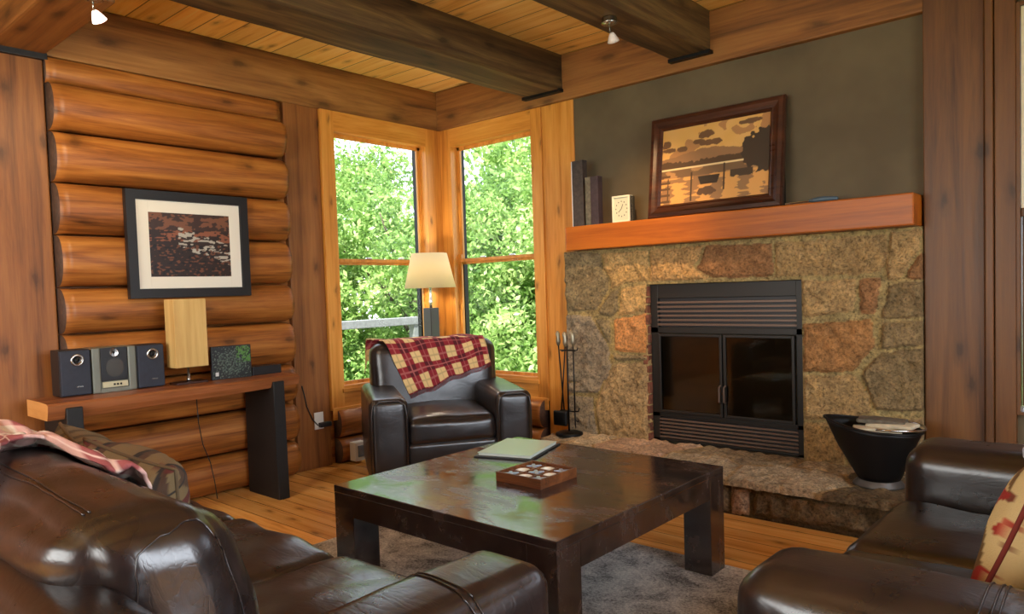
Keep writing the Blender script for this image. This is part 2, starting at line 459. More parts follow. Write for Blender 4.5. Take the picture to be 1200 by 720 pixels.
# left wall: logs between the posts, window at the corner
wl_ = obj('wall_left', bmesh.new(), M['log'])
bm = bmesh.new()
box(bm, -0.25, -0.04, RY, -1.21, 0, H)
box(bm, -0.25, -0.04, -1.21, 0.0, 0, 0.42); box(bm, -0.25, -0.04, -1.21, 0.0, 2.6, H)
bm.to_mesh(wl_.data); bm.free()
structure(wl_, 'wall of stacked round varnished logs')
seams = [2.616, 2.471, 2.206, 1.925, 1.637, 1.345, 1.085, 0.79, 0.52, 0.25, 0.0]
def log_mesh(z0, z1, y0, y1, cx, bulge, seed, cham=0.03):
    bm = bmesh.new(); zc = (z0 + z1) / 2; hz = (z1 - z0) / 2 - 0.003; na = 18
    ys = [y0] + [y0 + (y1 - y0) * i / 26 for i in range(1, 26)] + [y1 - cham, y1]
    ys = sorted(set(ys)); rings = []
    for y in ys:
        k = 1.0 if y < y1 - 0.001 else 0.94
        w = 1 + 0.03 * noise.noise(Vector((y * 1.1, seed, 0))); sh = 0.010 * noise.noise(Vector((y * 0.8, seed, 5)))
        ring = []
        for i in range(na + 1):
            a = -PI / 2 + PI * i / na
            ring.append(bm.verts.new((cx + bulge * w * k * max(0.0, math.cos(a)) ** 0.6, y, zc + sh * math.cos(a) + hz * math.sin(a) * (k if k < 1 else 1))))
        rings.append(ring)
    for a, b in zip(rings[:-1], rings[1:]):
        for i in range(na): bm.faces.new((a[i], b[i], b[i + 1], a[i + 1]))
        bm.faces.new((a[na], b[na], b[0], a[0]))
    f = bm.faces.new(rings[0]); f.material_index = 1
    f = bm.faces.new(rings[-1][::-1]); f.material_index = 0
    return bm
for i in range(len(seams) - 1):
    z1, z0 = seams[i], seams[i + 1]
    bul = 0.14 if i > 0 else 0.045
    o = obj('log', log_mesh(z0, z1, -2.958, -1.545, -0.01, bul, i * 3.3), [M['log'], M['log_end']], wl_, smooth=True)
    o['kind'] = 'structure'
for i, (z0, z1) in enumerate(((0.0, 0.19), (0.19, 0.41))):
    o = obj('log', log_mesh(z0, z1, -1.17, -0.06, -0.02, 0.10, 50 + i), [M['log'], M['log_end']], wl_, smooth=True)
    o['kind'] = 'structure'

# back wall: plaster over the fireplace, logs below the window
wb_ = bmesh.new()
box(wb_, 1.12, 4.05, 0.0, 0.2, 0, H); box(wb_, -0.25, 1.12, 0.04, 0.2, 0, 0.42); box(wb_, -0.25, 1.12, 0.04, 0.2, 2.6, H)
box(wb_, 4.05, 5.7, 0.0, 0.2, 0, 0.57); box(wb_, 4.05, 5.7, 0.0, 0.2, 2.545, H); box(wb_, 5.7, RX, 0.0, 0.2, 0, H)
wb_o = structure(obj('wall_back', wb_, M['plaster']), 'olive grey plaster wall above the fireplace')
def log_x(z0, z1, x0, x1, seed):
    bm = log_mesh(z0, z1, -x1, -x0, 0.02, 0.10, seed)
    # reuse the profile, swapped onto the back wall
    for v in bm.verts: v.co = Vector((-v.co.y, -v.co.x + 0.02, v.co.z))
    return bm
for i, (z0, z1) in enumerate(((0.0, 0.19), (0.19, 0.41))):
    o = obj('trim_%d' % (15 + i), log_x(z0, z1, 0.08, 1.09, 80 + i), [M['log_x'], M['log_end']], None, smooth=True)
    structure(o, 'round log under the right corner window, %s of the two' % ('lower', 'upper')[i])

# front and right walls, outside the picture, each with its window opening
bm = bmesh.new()
box(bm, -0.25, 0.7, RY - 0.2, RY, 0, H); box(bm, 3.9, RX + 0.2, RY - 0.2, RY, 0, H)
box(bm, 0.7, 3.9, RY - 0.2, RY, 0, 0.7); box(bm, 0.7, 3.9, RY - 0.2, RY, 2.4, H)
structure(obj('wall_front', bm, M['log_x']), 'timber wall on the camera side of the room')
bm = bmesh.new()
box(bm, RX, RX + 0.2, RY, -4.4, 0, H); box(bm, RX, RX + 0.2, -1.6, 0.2, 0, H)
box(bm, RX, RX + 0.2, -4.4, -1.6, 0, 0.75); box(bm, RX, RX + 0.2, -4.4, -1.6, 2.45, H)
structure(obj('wall_right', bm, M['log']), 'timber wall on the right of the room')

# posts
def trimmed(n, bm, mat, label, cuts=True):
    o = structure(obj('trim_%d' % n, bm, mat), label); return o
trimmed(1, B(-0.3, 0.0, -3.36, -2.963, 0, 2.60, 0.006), M['post'], 'wide vertical timber post at the left end of the log wall')
trimmed(2, B(-0.2, 0.0, -1.492, -1.211, 0, 2.618, 0.006), M['post'], 'timber post between the log wall and the left window')
trimmed(3, B(1.12, 1.414, -0.012, 0.1, 0, 2.618, 0.006), M['post_gold'], 'golden timber post between the right window and the chimney wall')
trimmed(4, B(3.672, 3.942, -0.05, 0.1, 0, 2.94, 0.006), M['right_wood'], 'dark timber post right of the fireplace')
bm = bmesh.new(); box(bm, 3.945, 3.98, -0.075, 0.1, 0, 2.94, 0.006); box(bm, 3.983, 4.07, -0.055, 0.1, 0, 2.94, 0.005)
trimmed(5, bm, M['right_wood'], 'moulded timber casing beside the right hand window')
trimmed(17, B(-0.2, 0.0205, -0.0205, 0.2, 0, 2.616, 0.002), M['post_gold'], 'golden corner post between the two tall windows')
# ceiling beams
trimmed(6, jitter(B(-0.25, 0.012, RY, 0.0, 2.616, H, 0.012), 0.0), M['beam_y'], 'heavy beam along the top of the log wall')
trimmed(7, B(0.012, RX, -0.045, 0.1, 2.616, H, 0.012), M['beam_x'], 'heavy beam along the top of the fireplace wall')
def rough_beam(x0, x1, y0, y1, z0, z1):
    bm = B(x0, x1, y0, y1, z0, z1)
    es = [e for e in bm.edges if abs((e.verts[0].co - e.verts[1].co).y) > 0.5]
    bmesh.ops.subdivide_edges(bm, edges=es, cuts=24, use_grid_fill=True)
    bmesh.ops.bevel(bm, geom=[e for e in bm.edges if len(e.link_faces) == 2 and abs((e.verts[0].co - e.verts[1].co).normalized().y) > .9], offset=0.012, segments=1, affect='EDGES')
    for v in bm.verts:
        n = noise.noise_vector(Vector((v.co.x * 2, v.co.y * 2.2, v.co.z * 2)))
        v.co.x += n.x * 0.007; v.co.z += n.z * 0.008
    return bm
trimmed(8, rough_beam(1.015, 1.35, RY, -0.04, 2.69, H + 0.02), M['cross'], 'cross beam overhead ending above the corner window')
trimmed(9, rough_beam(2.235, 2.50, RY, -0.04, 2.69, H + 0.02), M['cross'], 'cross beam overhead carrying the small spotlight')
trimmed(10, rough_beam(3.6, 3.88, RY, -0.04, 2.69, H + 0.02), M['cross'], 'cross beam overhead at the right')
trimmed(11, B(0.0, 1.0, -3.21, -2.95, 2.62, H, 0.012), M['beam_x'], 'short beam over the left post at the upper left corner')
bm = bmesh.new(); box(bm, -0.02, 0.03, -3.36, -2.945, 2.588, 2.625, 0.003)
trimmed(12, bm, M['black'], 'black steel bracket between left post and beam')
bm = bmesh.new(); box(bm, 1.0, 1.36, -0.09, -0.035, 2.672, 2.695, 0.003); box(bm, 2.23, 2.52, -0.09, -0.035, 2.672, 2.695, 0.003)
trimmed(13, bm, M['iron'], 'black steel joist seats under the cross beams')

# ------------------------------------------------------------------ windows
def window(n, axis, u0, u1, z0, z1, mid, label):
    """double hung window; axis x: lies in the left wall, axis y: in the back wall. u runs along the wall"""
    root = bpy.data.objects.new('window_%d' % n, None); COL.objects.link(root); structure(root, label)
    s = -1 if axis == 'x' else 1     # direction to the outside
    def bx(bm, ua, ub, d0, d1, za, zb, bev=0.003):
        a0, a1 = sorted((s * d0, s * d1))
        if axis == 'x': box(bm, a0, a1, ua, ub, za, zb, bev)
        else: box(bm, ua, ub, a0, a1, za, zb, bev)
    gu = M['gold_y'] if axis == 'x' else M['gold_x']
    return root, bx, gu
def build_window(n, axis, o0, o1, g0, g1, label):
    """o0,o1 casing outer; g0,g1 glass"""
    root, bx, gu = window(n, axis, g0, g1, 0.6, 2.43, 1.52, label)
    zt, zb, zm = 2.44, 0.60, 1.515
    bm = bmesh.new()   # flat casing boards round the opening
    bx(bm, o0, g0 - 0.032, -0.022, 0.10, 0.40, 2.616); bx(bm, g1 + 0.032, o1, -0.022, 0.10, 0.40, 2.616)
    obj('window_frame', bm, M['post_gold'], root)['kind'] = 'structure'
    bm = bmesh.new()
    bx(bm, g0 - 0.035, g1 + 0.035, -0.022, 0.10, zt + 0.028, 2.616); bx(bm, g0 - 0.035, g1 + 0.035, -0.022, 0.10, 0.40, zb - 0.024)
    bx(bm, o0, o1, -0.034, -0.02, 0.33, 0.42)
    bx(bm, g0 - 0.05, g1 + 0.05, -0.032, 0.06, zb - 0.075, zb - 0.045)
    obj('window_sill', bm, gu, root)['kind'] = 'structure'
    for (za, zb2, d) in ((zm, zt, 0.055), (zb, zm + 0.02, 0.032)):
        bm = bmesh.new(); w = 0.034
        bx(bm, g0 - w, g0, d, d + 0.022, za - w * 0.6, zb2 + w); bx(bm, g1, g1 + w, d, d + 0.022, za - w * 0.6, zb2 + w)
        bx(bm, g0 - w, g1 + w, d, d + 0.022, zb2, zb2 + w) if za == zm else bx(bm, g0 - w, g1 + w, d - 0.004, d + 0.018, zm - 0.012, zm + 0.014)
        bx(bm, g0 - w, g1 + w, d, d + 0.022, za - w * 0.9, za)
        sa = obj('sash', bm, M['post_gold'], root); sa['kind'] = 'structure'
        bm = bmesh.new(); bx(bm, g0 - 0.002, g1 + 0.002, d + 0.010, d + 0.014, za - 0.002, zb2 + 0.002, 0)
        obj('pane', bm, M['glass'], sa)['kind'] = 'structure'
    bm = bmesh.new()   # dark jamb track
    bx(bm, g0 - 0.034, g0 - 0.012, 0.078, 0.12, zb, zt + 0.03, 0); bx(bm, g1 + 0.004, g1 + 0.034, 0.078, 0.12, zb, zt + 0.03, 0)
    obj('jamb_track', bm, M['iron'], root)['kind'] = 'structure'
    bm = bmesh.new()
    for f in (0.33, 0.72):
        u = g0 + (g1 - g0) * f; bx(bm, u - 0.025, u + 0.025, 0.012, 0.034, zm + 0.012, zm + 0.026, 0.004)
    obj('sash_lock', bm, M['chrome'], root)['kind'] = 'structure'
build_window(1, 'x', -1.205, -0.022, -1.06, -0.22, 'tall double hung window in the left wall by the corner')
build_window(2, 'y', 0.022, 1.12, 0.175, 0.985, 'tall double hung window in the back wall by the corner')
# right hand window, only its edge in view
root = bpy.data.objects.new('window_3', None); COL.objects.link(root); structure(root, 'window at the right edge with a pale upper sash')
bm = bmesh.new(); frame_rect(bm, 4.07, 5.7, 0.56, 2.55, 0.016, -0.045, 0.05, 'y', 0.002)
box(bm, 4.086, 5.684, -0.02, 0.05, 1.53, 1.57, 0.003)
obj('window_frame', bm, M['right_wood'], root)['kind'] = 'structure'
bm = bmesh.new(); frame_rect(bm, 4.088, 5.682, 1.57, 2.532, 0.014, -0.03, 0.0, 'y', 0.002)
obj('sash', bm, plain('pale_sash_paint', srgb(214, 208, 180), 0.5), root)['kind'] = 'structure'
bm = bmesh.new(); frame_rect(bm, 4.09, 5.68, 0.60, 1.53, 0.07, 0.0, 0.03, 'y', 0.004); box(bm, 4.15, 5.62, 0.012, 0.028, 0.66, 1.47, 0.002)
obj('lower_panel', bm, M['right_wood'], root)['kind'] = 'structure'
bm = B(4.086, 5.684, 0.032, 0.036, 0.58, 2.54); obj('pane', bm, M['glass'], root)['kind'] = 'structure'

# ================================================================== FIREPLACE
SC = {'g1': srgb(150, 132, 98), 'g2': srgb(146, 124, 88), 'g3': srgb(160, 144, 120), 't1': srgb(200, 164, 108), 't2': srgb(206, 164, 108),
      't3': srgb(182, 150, 102), 't4': srgb(176, 148, 106), 'b1': srgb(164, 120, 80), 'o1': srgb(206, 146, 90), 'o2': srgb(176, 128, 80), 'm': srgb(176, 154, 104)}
STONES = [
([(1.35,1.53),(1.668,1.488),(1.692,1.36),(1.727,1.301),(1.725,1.226),(1.627,1.094),(1.35,1.09)],'g1'),
([(1.686,1.487),(1.878,1.486),(2.058,1.486),(2.055,1.284),(1.872,1.276),(1.757,1.237),(1.745,1.312),(1.699,1.382)],'t1'),
([(2.070,1.486),(2.455,1.489),(2.42,1.42),(2.375,1.36),(2.49,1.281),(2.063,1.281)],'t2'),
([(2.47,1.49),(2.894,1.478),(2.892,1.283),(2.51,1.284),(2.40,1.350),(2.44,1.415)],'b1'),
([(2.905,1.48),(3.507,1.485),(3.506,1.365),(3.473,1.296),(3.363,1.274),(3.094,1.280),(2.904,1.280)],'t3'),
([(3.525,1.494),(3.66,1.50),(3.66,1.40),(3.569,1.252),(3.509,1.239),(3.494,1.305)],'t3'),
([(3.68,1.395),(3.68,1.238),(3.596,1.246),(3.60,1.285)],'b1'),
([(3.510,1.215),(3.596,1.235),(3.68,1.225),(3.68,1.047),(3.475,1.032),(3.471,1.067),(3.504,1.143)],'g2'),
([(3.473,1.014),(3.68,1.030),(3.68,0.900),(3.469,0.868)],'g2'),
([(3.087,1.255),(3.345,1.252),(3.339,1.078),(3.06,1.039),(3.06,1.25)],'t3'),
([(3.363,1.249),(3.479,1.255),(3.447,1.062),(3.366,1.062)],'b1'),
([(3.06,1.004),(3.423,1.031),(3.440,0.888),(3.368,0.792),(3.322,0.737),(3.06,0.728)],'o2'),
([(1.752,1.214),(1.811,1.241),(1.81,1.093),(1.758,1.048),(1.654,1.059),(1.641,1.083)],'g1'),
([(1.838,1.241),(2.03,1.258),(2.03,1.092),(1.805,1.048),(1.82,1.093)],'t1'),
([(1.35,1.068),(1.576,1.048),(1.719,0.84),(1.729,0.793),(1.727,0.608),(1.589,0.582),(1.35,0.565)],'g3'),
([(1.611,1.030),(1.743,1.030),(1.738,0.851),(1.722,0.862)],'g1'),
([(1.771,1.030),(2.03,1.068),(2.03,0.805),(1.948,0.80),(1.778,0.811)],'o1'),
([(1.756,0.791),(1.85,0.786),(2.03,0.785),(2.03,0.755),(1.776,0.743)],'g1'),
([(1.35,0.555),(1.44,0.565),(1.754,0.722),(1.62,0.506),(1.35,0.486)],'g3'),
([(1.745,0.690),(1.80,0.725),(2.03,0.732),(2.03,0.15),(1.649,0.15),(1.600,0.386),(1.625,0.476)],'t4'),
([(1.35,0.469),(1.575,0.473),(1.585,0.361),(1.630,0.15),(1.35,0.15)],'g3'),
([(3.392,0.77),(3.48,0.855),(3.68,0.885),(3.68,0.553),(3.440,0.533),(3.431,0.565),(3.373,0.717)],'g2'),
([(3.06,0.707),(3.345,0.718),(3.411,0.602),(3.416,0.525),(3.334,0.475),(3.06,0.446)],'t3'),
([(3.06,0.426),(3.280,0.456),(3.281,0.15),(3.06,0.15)],'t3'),
([(3.300,0.458),(3.68,0.512),(3.68,0.15),(3.300,0.15)],'t4'),
]
def heightfield(U0, U1, V0, V1, stones, res, depth, base_col, seed=0, holes=()):
    """numpy height map: each stone bulges out of the mortar; returns U,V,height,colour,mask"""
    nu = int((U1 - U0) / res) + 1; nv = int((V1 - V0) / res) + 1
    U, V = np.meshgrid(np.linspace(U0, U1, nu), np.linspace(V0, V1, nv), indexing='ij')
    # wobble the outline
    rs = np.random.RandomState(seed + 5)
    wob = np.zeros_like(U); wob2 = np.zeros_like(U)
    for k in range(26):
        a, b = rs.uniform(-70, 70, 2); p, q = rs.uniform(0, 6.3, 2); A = 0.5 / (1 + math.hypot(a, b) / 18)
        wob += A * np.sin(a * U + b * V + p); wob2 += A * np.sin(b * U - a * V + q)
    Uw, Vw = U + wob * 0.0042, V + wob2 * 0.0042
    best = np.full(U.shape, -1.0); idx = np.full(U.shape, -1)
    for k, (poly, c) in enumerate(stones):
        P = np.array(poly); n = len(P); inside = np.zeros(U.shape, bool); dist = np.full(U.shape, 9.0)
        for i in range(n):
            (x1, y1), (x2, y2) = P[i], P[(i + 1) % n]
            cond = ((y1 > Vw) != (y2 > Vw))
            xi = (x2 - x1) * (Vw - y1) / ((y2 - y1) if abs(y2 - y1) > 1e-9 else 1e-9) + x1
            inside ^= cond & (Uw < xi)
            L2 = (x2 - x1) ** 2 + (y2 - y1) ** 2
            t_ = np.clip(((Uw - x1) * (x2 - x1) + (Vw - y1) * (y2 - y1)) / L2, 0, 1)
            dist = np.minimum(dist, np.hypot(Uw - (x1 + t_ * (x2 - x1)), Vw - (y1 + t_ * (y2 - y1))))
        sd = np.where(inside, dist, -1)
        upd = sd > best; best = np.where(upd, sd, best); idx = np.where(upd & (sd > 0), k, idx)
    e = np.clip(best / 0.016, 0, 1); e = e * e * (3 - 2 * e)
    rough = np.zeros_like(U)
    for k in range(90):
        a, b = rs.normal(0, 60, 2); p = rs.uniform(0, 6.3); rough += np.sin(a * U + b * V + p) * 0.35 / (1 + math.hypot(a, b) / 40)
    tilt = rs.uniform(-0.3, 0.3, (len(stones) + 1, 3))
    h = e * depth * (0.85 + tilt[idx, 2] * 0.6) + e * rough * 0.0055
    cols = np.empty(U.shape + (3,)); cols[:] = np.array(base_col[:3])
    for k, (poly, c) in enumerate(stones):
        cc = np.array(SC[c][:3]) * rs.uniform(0.92, 1.08)
        cols[idx == k] = cc
    cols = cols * (1 + 0.10 * np.clip(rough, -1.5, 1.5))[..., None]
    return U, V, h, cols, nu, nv
def hf_mesh(name, data, place, hole=None, parent=None, mat=None):
    U, V, h, cols, nu, nv = data
    verts = [place(U[i, j], V[i, j], h[i, j]) for i in range(nu) for j in range(nv)]
    faces = []
    for i in range(nu - 1):
        for j in range(nv - 1):
            if hole and hole[0] < (U[i, j] + U[i + 1, j]) / 2 < hole[1] and hole[2] < (V[i, j] + V[i, j + 1]) / 2 < hole[3]: continue
            faces.append((i * nv + j, (i + 1) * nv + j, (i + 1) * nv + j + 1, i * nv + j + 1))
    me = bpy.data.meshes.new(name); me.from_pydata(verts, [], faces); me.validate()
    # skirt so the sheet is a solid slab of masonry
    bm = bmesh.new(); bm.from_mesh(me)
    cl = bm.verts.layers.float_color.new('Col')
    bm.verts.ensure_lookup_table(); flat = cols.reshape(-1, 3)
    for i, v in enumerate(bm.verts): v[cl] = (*flat[i], 1)
    be = [e for e in bm.edges if len(e.link_faces) == 1]
    r = bmesh.ops.extrude_edge_only(bm, edges=be)
    nvs = [g for g in r['geom'] if isinstance(g, bmesh.types.BMVert)]
    return bm, nvs
fp = empty('fireplace', 'fieldstone fireplace surround with raised stone hearth', 'fireplace', (2.5, -0.05, 0))
def P_(o): return (-2.5, 0.05, 0)
OFF = Vector((-2.5, 0.05, 0))
data = heightfield(1.37, 3.666, 0.15, 1.515, STONES, 0.0085, 0.022, SC['m'], 3)
bm, nvs = hf_mesh('stone_surround', data, lambda u, v, h: Vector((u, -0.088 - h, v)) + OFF, hole=(2.03, 3.055, 0.0, 1.262))
for v in nvs: v.co.y = 0.044
sm = obj('stone_surround', bm, M['stone'], fp, smooth=False)
for p in sm.data.polygons: p.use_smooth = True
# raw brick reveal at the left of the opening
bm = bmesh.new(); zz = 0.21; k = 0
while zz < 1.24:
    hh = random.uniform(0.05, 0.085); box(bm, 1.995 + random.uniform(0, 0.006), 2.034 + random.uniform(0, 0.010), -0.094 + random.uniform(0, .01), -0.0, zz, min(1.25, zz + hh - 0.008), 0.004, 1); zz += hh
jitter(bm, 0.004, 40)
bmesh.ops.translate(bm, verts=bm.verts, vec=OFF)
obj('brick_reveal', bm, plain('dark_red_brick', srgb(112, 66, 46), 0.9, noisy=0.6), fp)
# raised hearth: stone riser with a slab on top
HX0, HX1, HY = 1.36, 4.02, -0.665
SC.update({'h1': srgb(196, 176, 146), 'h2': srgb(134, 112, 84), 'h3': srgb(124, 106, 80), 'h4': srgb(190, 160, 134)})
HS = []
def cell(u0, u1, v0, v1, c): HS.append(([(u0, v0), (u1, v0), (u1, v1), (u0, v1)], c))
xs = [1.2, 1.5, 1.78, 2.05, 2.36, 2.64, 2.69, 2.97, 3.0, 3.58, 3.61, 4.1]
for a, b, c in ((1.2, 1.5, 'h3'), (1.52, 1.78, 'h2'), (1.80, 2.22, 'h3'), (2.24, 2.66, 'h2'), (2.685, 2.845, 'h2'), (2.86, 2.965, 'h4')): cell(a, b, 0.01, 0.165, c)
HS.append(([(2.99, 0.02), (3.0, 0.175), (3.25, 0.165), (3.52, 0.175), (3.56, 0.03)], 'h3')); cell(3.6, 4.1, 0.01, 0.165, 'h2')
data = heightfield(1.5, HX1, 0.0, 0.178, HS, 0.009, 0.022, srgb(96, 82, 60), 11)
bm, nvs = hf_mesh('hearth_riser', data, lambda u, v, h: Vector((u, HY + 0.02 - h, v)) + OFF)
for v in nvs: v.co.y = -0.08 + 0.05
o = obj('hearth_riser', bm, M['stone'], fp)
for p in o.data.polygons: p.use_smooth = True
# slab: irregular flagstones seen from above
FS = [([(1.30, -0.02), (1.36, -0.40), (1.78, -0.42), (1.80, -0.02)], 'h1'), ([(1.37, -0.42), (1.55, -0.72), (1.95, -0.72), (1.80, -0.43)], 'h1'),
      ([(1.82, -0.02), (1.80, -0.40), (1.98, -0.70), (2.35, -0.72), (2.30, -0.30), (2.42, -0.02)], 'h4'), ([(2.32, -0.31), (2.37, -0.72), (2.86, -0.72), (2.80, -0.40), (2.62, -0.24)], 'h1'),
      ([(2.44, -0.02), (2.33, -0.28), (2.62, -0.22), (2.80, -0.37), (3.04, -0.25), (3.06, -0.02)], 'h2'), ([(2.82, -0.40), (2.88, -0.74), (3.30, -0.74), (3.42, -0.50), (3.34, -0.30), (3.06, -0.27)], 'h1'),
      ([(3.08, -0.02), (3.06, -0.24), (3.34, -0.28), (3.46, -0.02)], 'h1'), ([(3.48, -0.02), (3.36, -0.29), (3.44, -0.50), (3.33, -0.74), (4.1, -0.74), (4.1, -0.02)], 'h3')]
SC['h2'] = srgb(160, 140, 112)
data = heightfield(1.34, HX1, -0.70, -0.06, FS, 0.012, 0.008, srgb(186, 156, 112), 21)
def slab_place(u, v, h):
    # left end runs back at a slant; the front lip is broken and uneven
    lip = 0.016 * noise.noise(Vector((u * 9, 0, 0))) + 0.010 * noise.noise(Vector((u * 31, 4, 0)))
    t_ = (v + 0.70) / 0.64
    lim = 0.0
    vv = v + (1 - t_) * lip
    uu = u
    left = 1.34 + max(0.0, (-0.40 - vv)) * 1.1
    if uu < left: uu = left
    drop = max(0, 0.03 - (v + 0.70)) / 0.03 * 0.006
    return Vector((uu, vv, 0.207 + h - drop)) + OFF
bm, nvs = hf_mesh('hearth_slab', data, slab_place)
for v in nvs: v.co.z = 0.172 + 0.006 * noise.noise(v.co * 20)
o = obj('hearth_slab', bm, M['stone'], fp)
# metal insert with louvres and glass doors
ins = empty('fireplace_insert', 'black metal firebox insert with louvres and two glass doors, set in the stone', 'fireplace insert', (2.545, -0.04, 0.215))
IO = Vector((-2.545, 0.04, -0.215))
def iobj(name, bm, mat, parent=ins, smooth=False):
    bmesh.ops.translate(bm, verts=bm.verts, vec=IO); return obj(name, bm, mat, parent, smooth)
M['ins'] = plain('insert_metal', srgb(32, 29, 25), 0.42, metal=0.3)
M['ins2'] = plain('louvre_metal', srgb(104, 86, 74), 0.4, metal=0.4)
bm = bmesh.new()
IX0, IX1, IZ0, IZ1 = 2.040, 3.050, 0.215, 1.258
box(bm, IX0, IX0 + 0.055, -0.05, 0.0, IZ0, IZ1, 0.003); box(bm, IX1 - 0.045, IX1, -0.05, 0.0, IZ0, IZ1, 0.003)
box(bm, IX0, IX1, -0.048, 0.0, 1.165, IZ1, 0.003); box(bm, IX0, IX1, -0.05, 0.0, 0.935, 0.975, 0.003); box(bm, IX0, IX1, -0.05, 0.0, 0.375, 0.405, 0.003); box(bm, IX0, IX1, -0.05, 0.0, IZ0, 0.232, 0.003)
iobj('insert_frame', bm, M['ins'])
bm = bmesh.new(); 
for k in range(6): box(bm, IX0 + 0.05, IX1 - 0.04, -0.052, -0.03, 0.985 + k * 0.029, 0.985 + k * 0.029 + 0.014, 0.002, mtx=None)
box(bm, IX0 + 0.05, IX1 - 0.04, -0.026, -0.022, 0.975, 1.165, mi=1)
iobj('upper_louvre', bm, [M['ins2'], M['black']])
bm = bmesh.new()
for k in range(6): box(bm, IX0 + 0.05, IX1 - 0.04, -0.052, -0.03, 0.236 + k * 0.0235, 0.236 + k * 0.0235 + 0.012, 0.002)
box(bm, IX0 + 0.05, IX1 - 0.04, -0.026, -0.022, 0.232, 0.376, mi=1)
iobj('lower_louvre', bm, [M['ins2'], M['black']])
bm = bmesh.new()   # firebox cavity
for q in ((2.09, 3.0, 0.32, 0.34, 0.38, 0.95), (2.07, 2.09, -0.02, 0.34, 0.38, 0.95), (3.0, 3.02, -0.02, 0.34, 0.38, 0.95), (2.07, 3.02, -0.02, 0.34, 0.36, 0.38), (2.07, 3.02, -0.02, 0.34, 0.94, 0.96)): box(bm, *q)
iobj('firebox', bm, plain('sooty_firebrick', srgb(58, 50, 44), 0.9, noisy=0.4))
for k, (a, b) in enumerate(((2.10, 2.548), (2.556, 3.0))):
    bm = bmesh.new(); frame_rect(bm, a, b, 0.408, 0.932, 0.018, -0.068, -0.046, 'y', 0.003)
    d = iobj('glass_door', bm, M['ins'])
    bm = B(a + 0.016, b - 0.016, -0.060, -0.056, 0.422, 0.918); iobj('pane', bm, M['smoked'], d)
    hx = b - 0.012 if k == 0 else a + 0.012
    bm = bmesh.new(); tube(bm, [(hx, -0.068, 0.50), (hx, -0.09, 0.51), (hx, -0.09, 0.60), (hx, -0.068, 0.61)], 0.006, 8); iobj('handle', bm, M['ins2'], d)
# logs and grate behind the glass
gr = empty('fire_grate', 'black wire fire grate with a log behind the glass doors of the fireplace', 'grate', (2.55, 0.1, 0.382))
bm = bmesh.new()
for k in range(7): tube(bm, [(-0.27 + k * 0.09, -0.07, 0.14), (-0.27 + k * 0.09, -0.06, 0.05), (-0.27 + k * 0.09, 0.10, 0.05), (-0.27 + k * 0.09, 0.12, 0.14)], 0.006, 6)
for x in (-0.2, 0.2):
    for y in (-0.05, 0.09): tube(bm, [(x, y, 0.0), (x, y, 0.05)], 0.007, 6)
tube(bm, [(-0.3, 0.0, 0.045), (0.3, 0.0, 0.045)], 0.006, 6)
obj('wire_frame', bm, M['iron'], gr)
bm = bmesh.new(); pts = [(-0.26 + 0.052 * i, 0.03 + 0.006 * math.sin(i), 0.10 + 0.006 * math.cos(i * 2)) for i in range(11)]
tube(bm, pts, [0.045 + 0.005 * math.sin(i * 1.7) for i in range(11)], 14)
tag(obj('firewood_log', bm, plain('charred_log', srgb(96, 84, 70), 0.9, noisy=0.5), None, True), 'pale split log lying in the grate behind the glass doors', 'log').location = (2.55, 0.1, 0.382)

# mantel shelf
bm = B(-1.115, 1.09, -0.10, 0.10, 0.0, 0.166, 0.008)
ms_ = obj('mantel_shelf', bm, M['mantel']); ms_.location = (2.570, -0.101, 1.516)
tag(ms_, 'thick orange brown timber mantel shelf above the stone fireplace', 'shelf')

# ================================================================== MANTEL ITEMS
MZ = 1.682
def mobj(name, bm, mat, parent): return obj(name, bm, mat, parent)
# lake picture leaning back
pic = empty('framed_picture', 'wide dark wood frame with a sepia lake photograph, leaning on the mantel', 'picture', (2.535, -0.155, MZ))
tilt = math.atan2(0.10, 0.66)
pic.rotation_euler = (-tilt * 0.85, 0, 0)
PW, PH = 0.438, 0.655
bm = bmesh.new()
def frame_profile(bm, hw, z0, z1, prof):
    """mitred frame from a profile of (inset, depth)"""
    rings = []
    for ins_, dep in prof:
        rings.append([bm.verts.new(p) for p in ((-hw + ins_, dep, z0 + ins_), (hw - ins_, dep, z0 + ins_), (hw - ins_, dep, z1 - ins_), (-hw + ins_, dep, z1 - ins_))])
    for a, b in zip(rings[:-1], rings[1:]):
        for i in range(4): bm.faces.new((a[i], a[(i + 1) % 4], b[(i + 1) % 4], b[i]))
    return bm
frame_profile(bm, PW, 0, PH, [(0.0, 0.03), (0.0, 0.0), (0.008, -0.014), (0.03, -0.016), (0.05, -0.006), (0.066, -0.004), (0.072, -0.009), (0.085, 0.004), (0.085, 0.02), (0.0, 0.03)])
obj('frame', bm, wood('dark_frame_wood', srgb(34, 18, 12), srgb(60, 32, 20), srgb(84, 46, 28), grain='x', rough=0.3, knots=0, fine=40), pic)
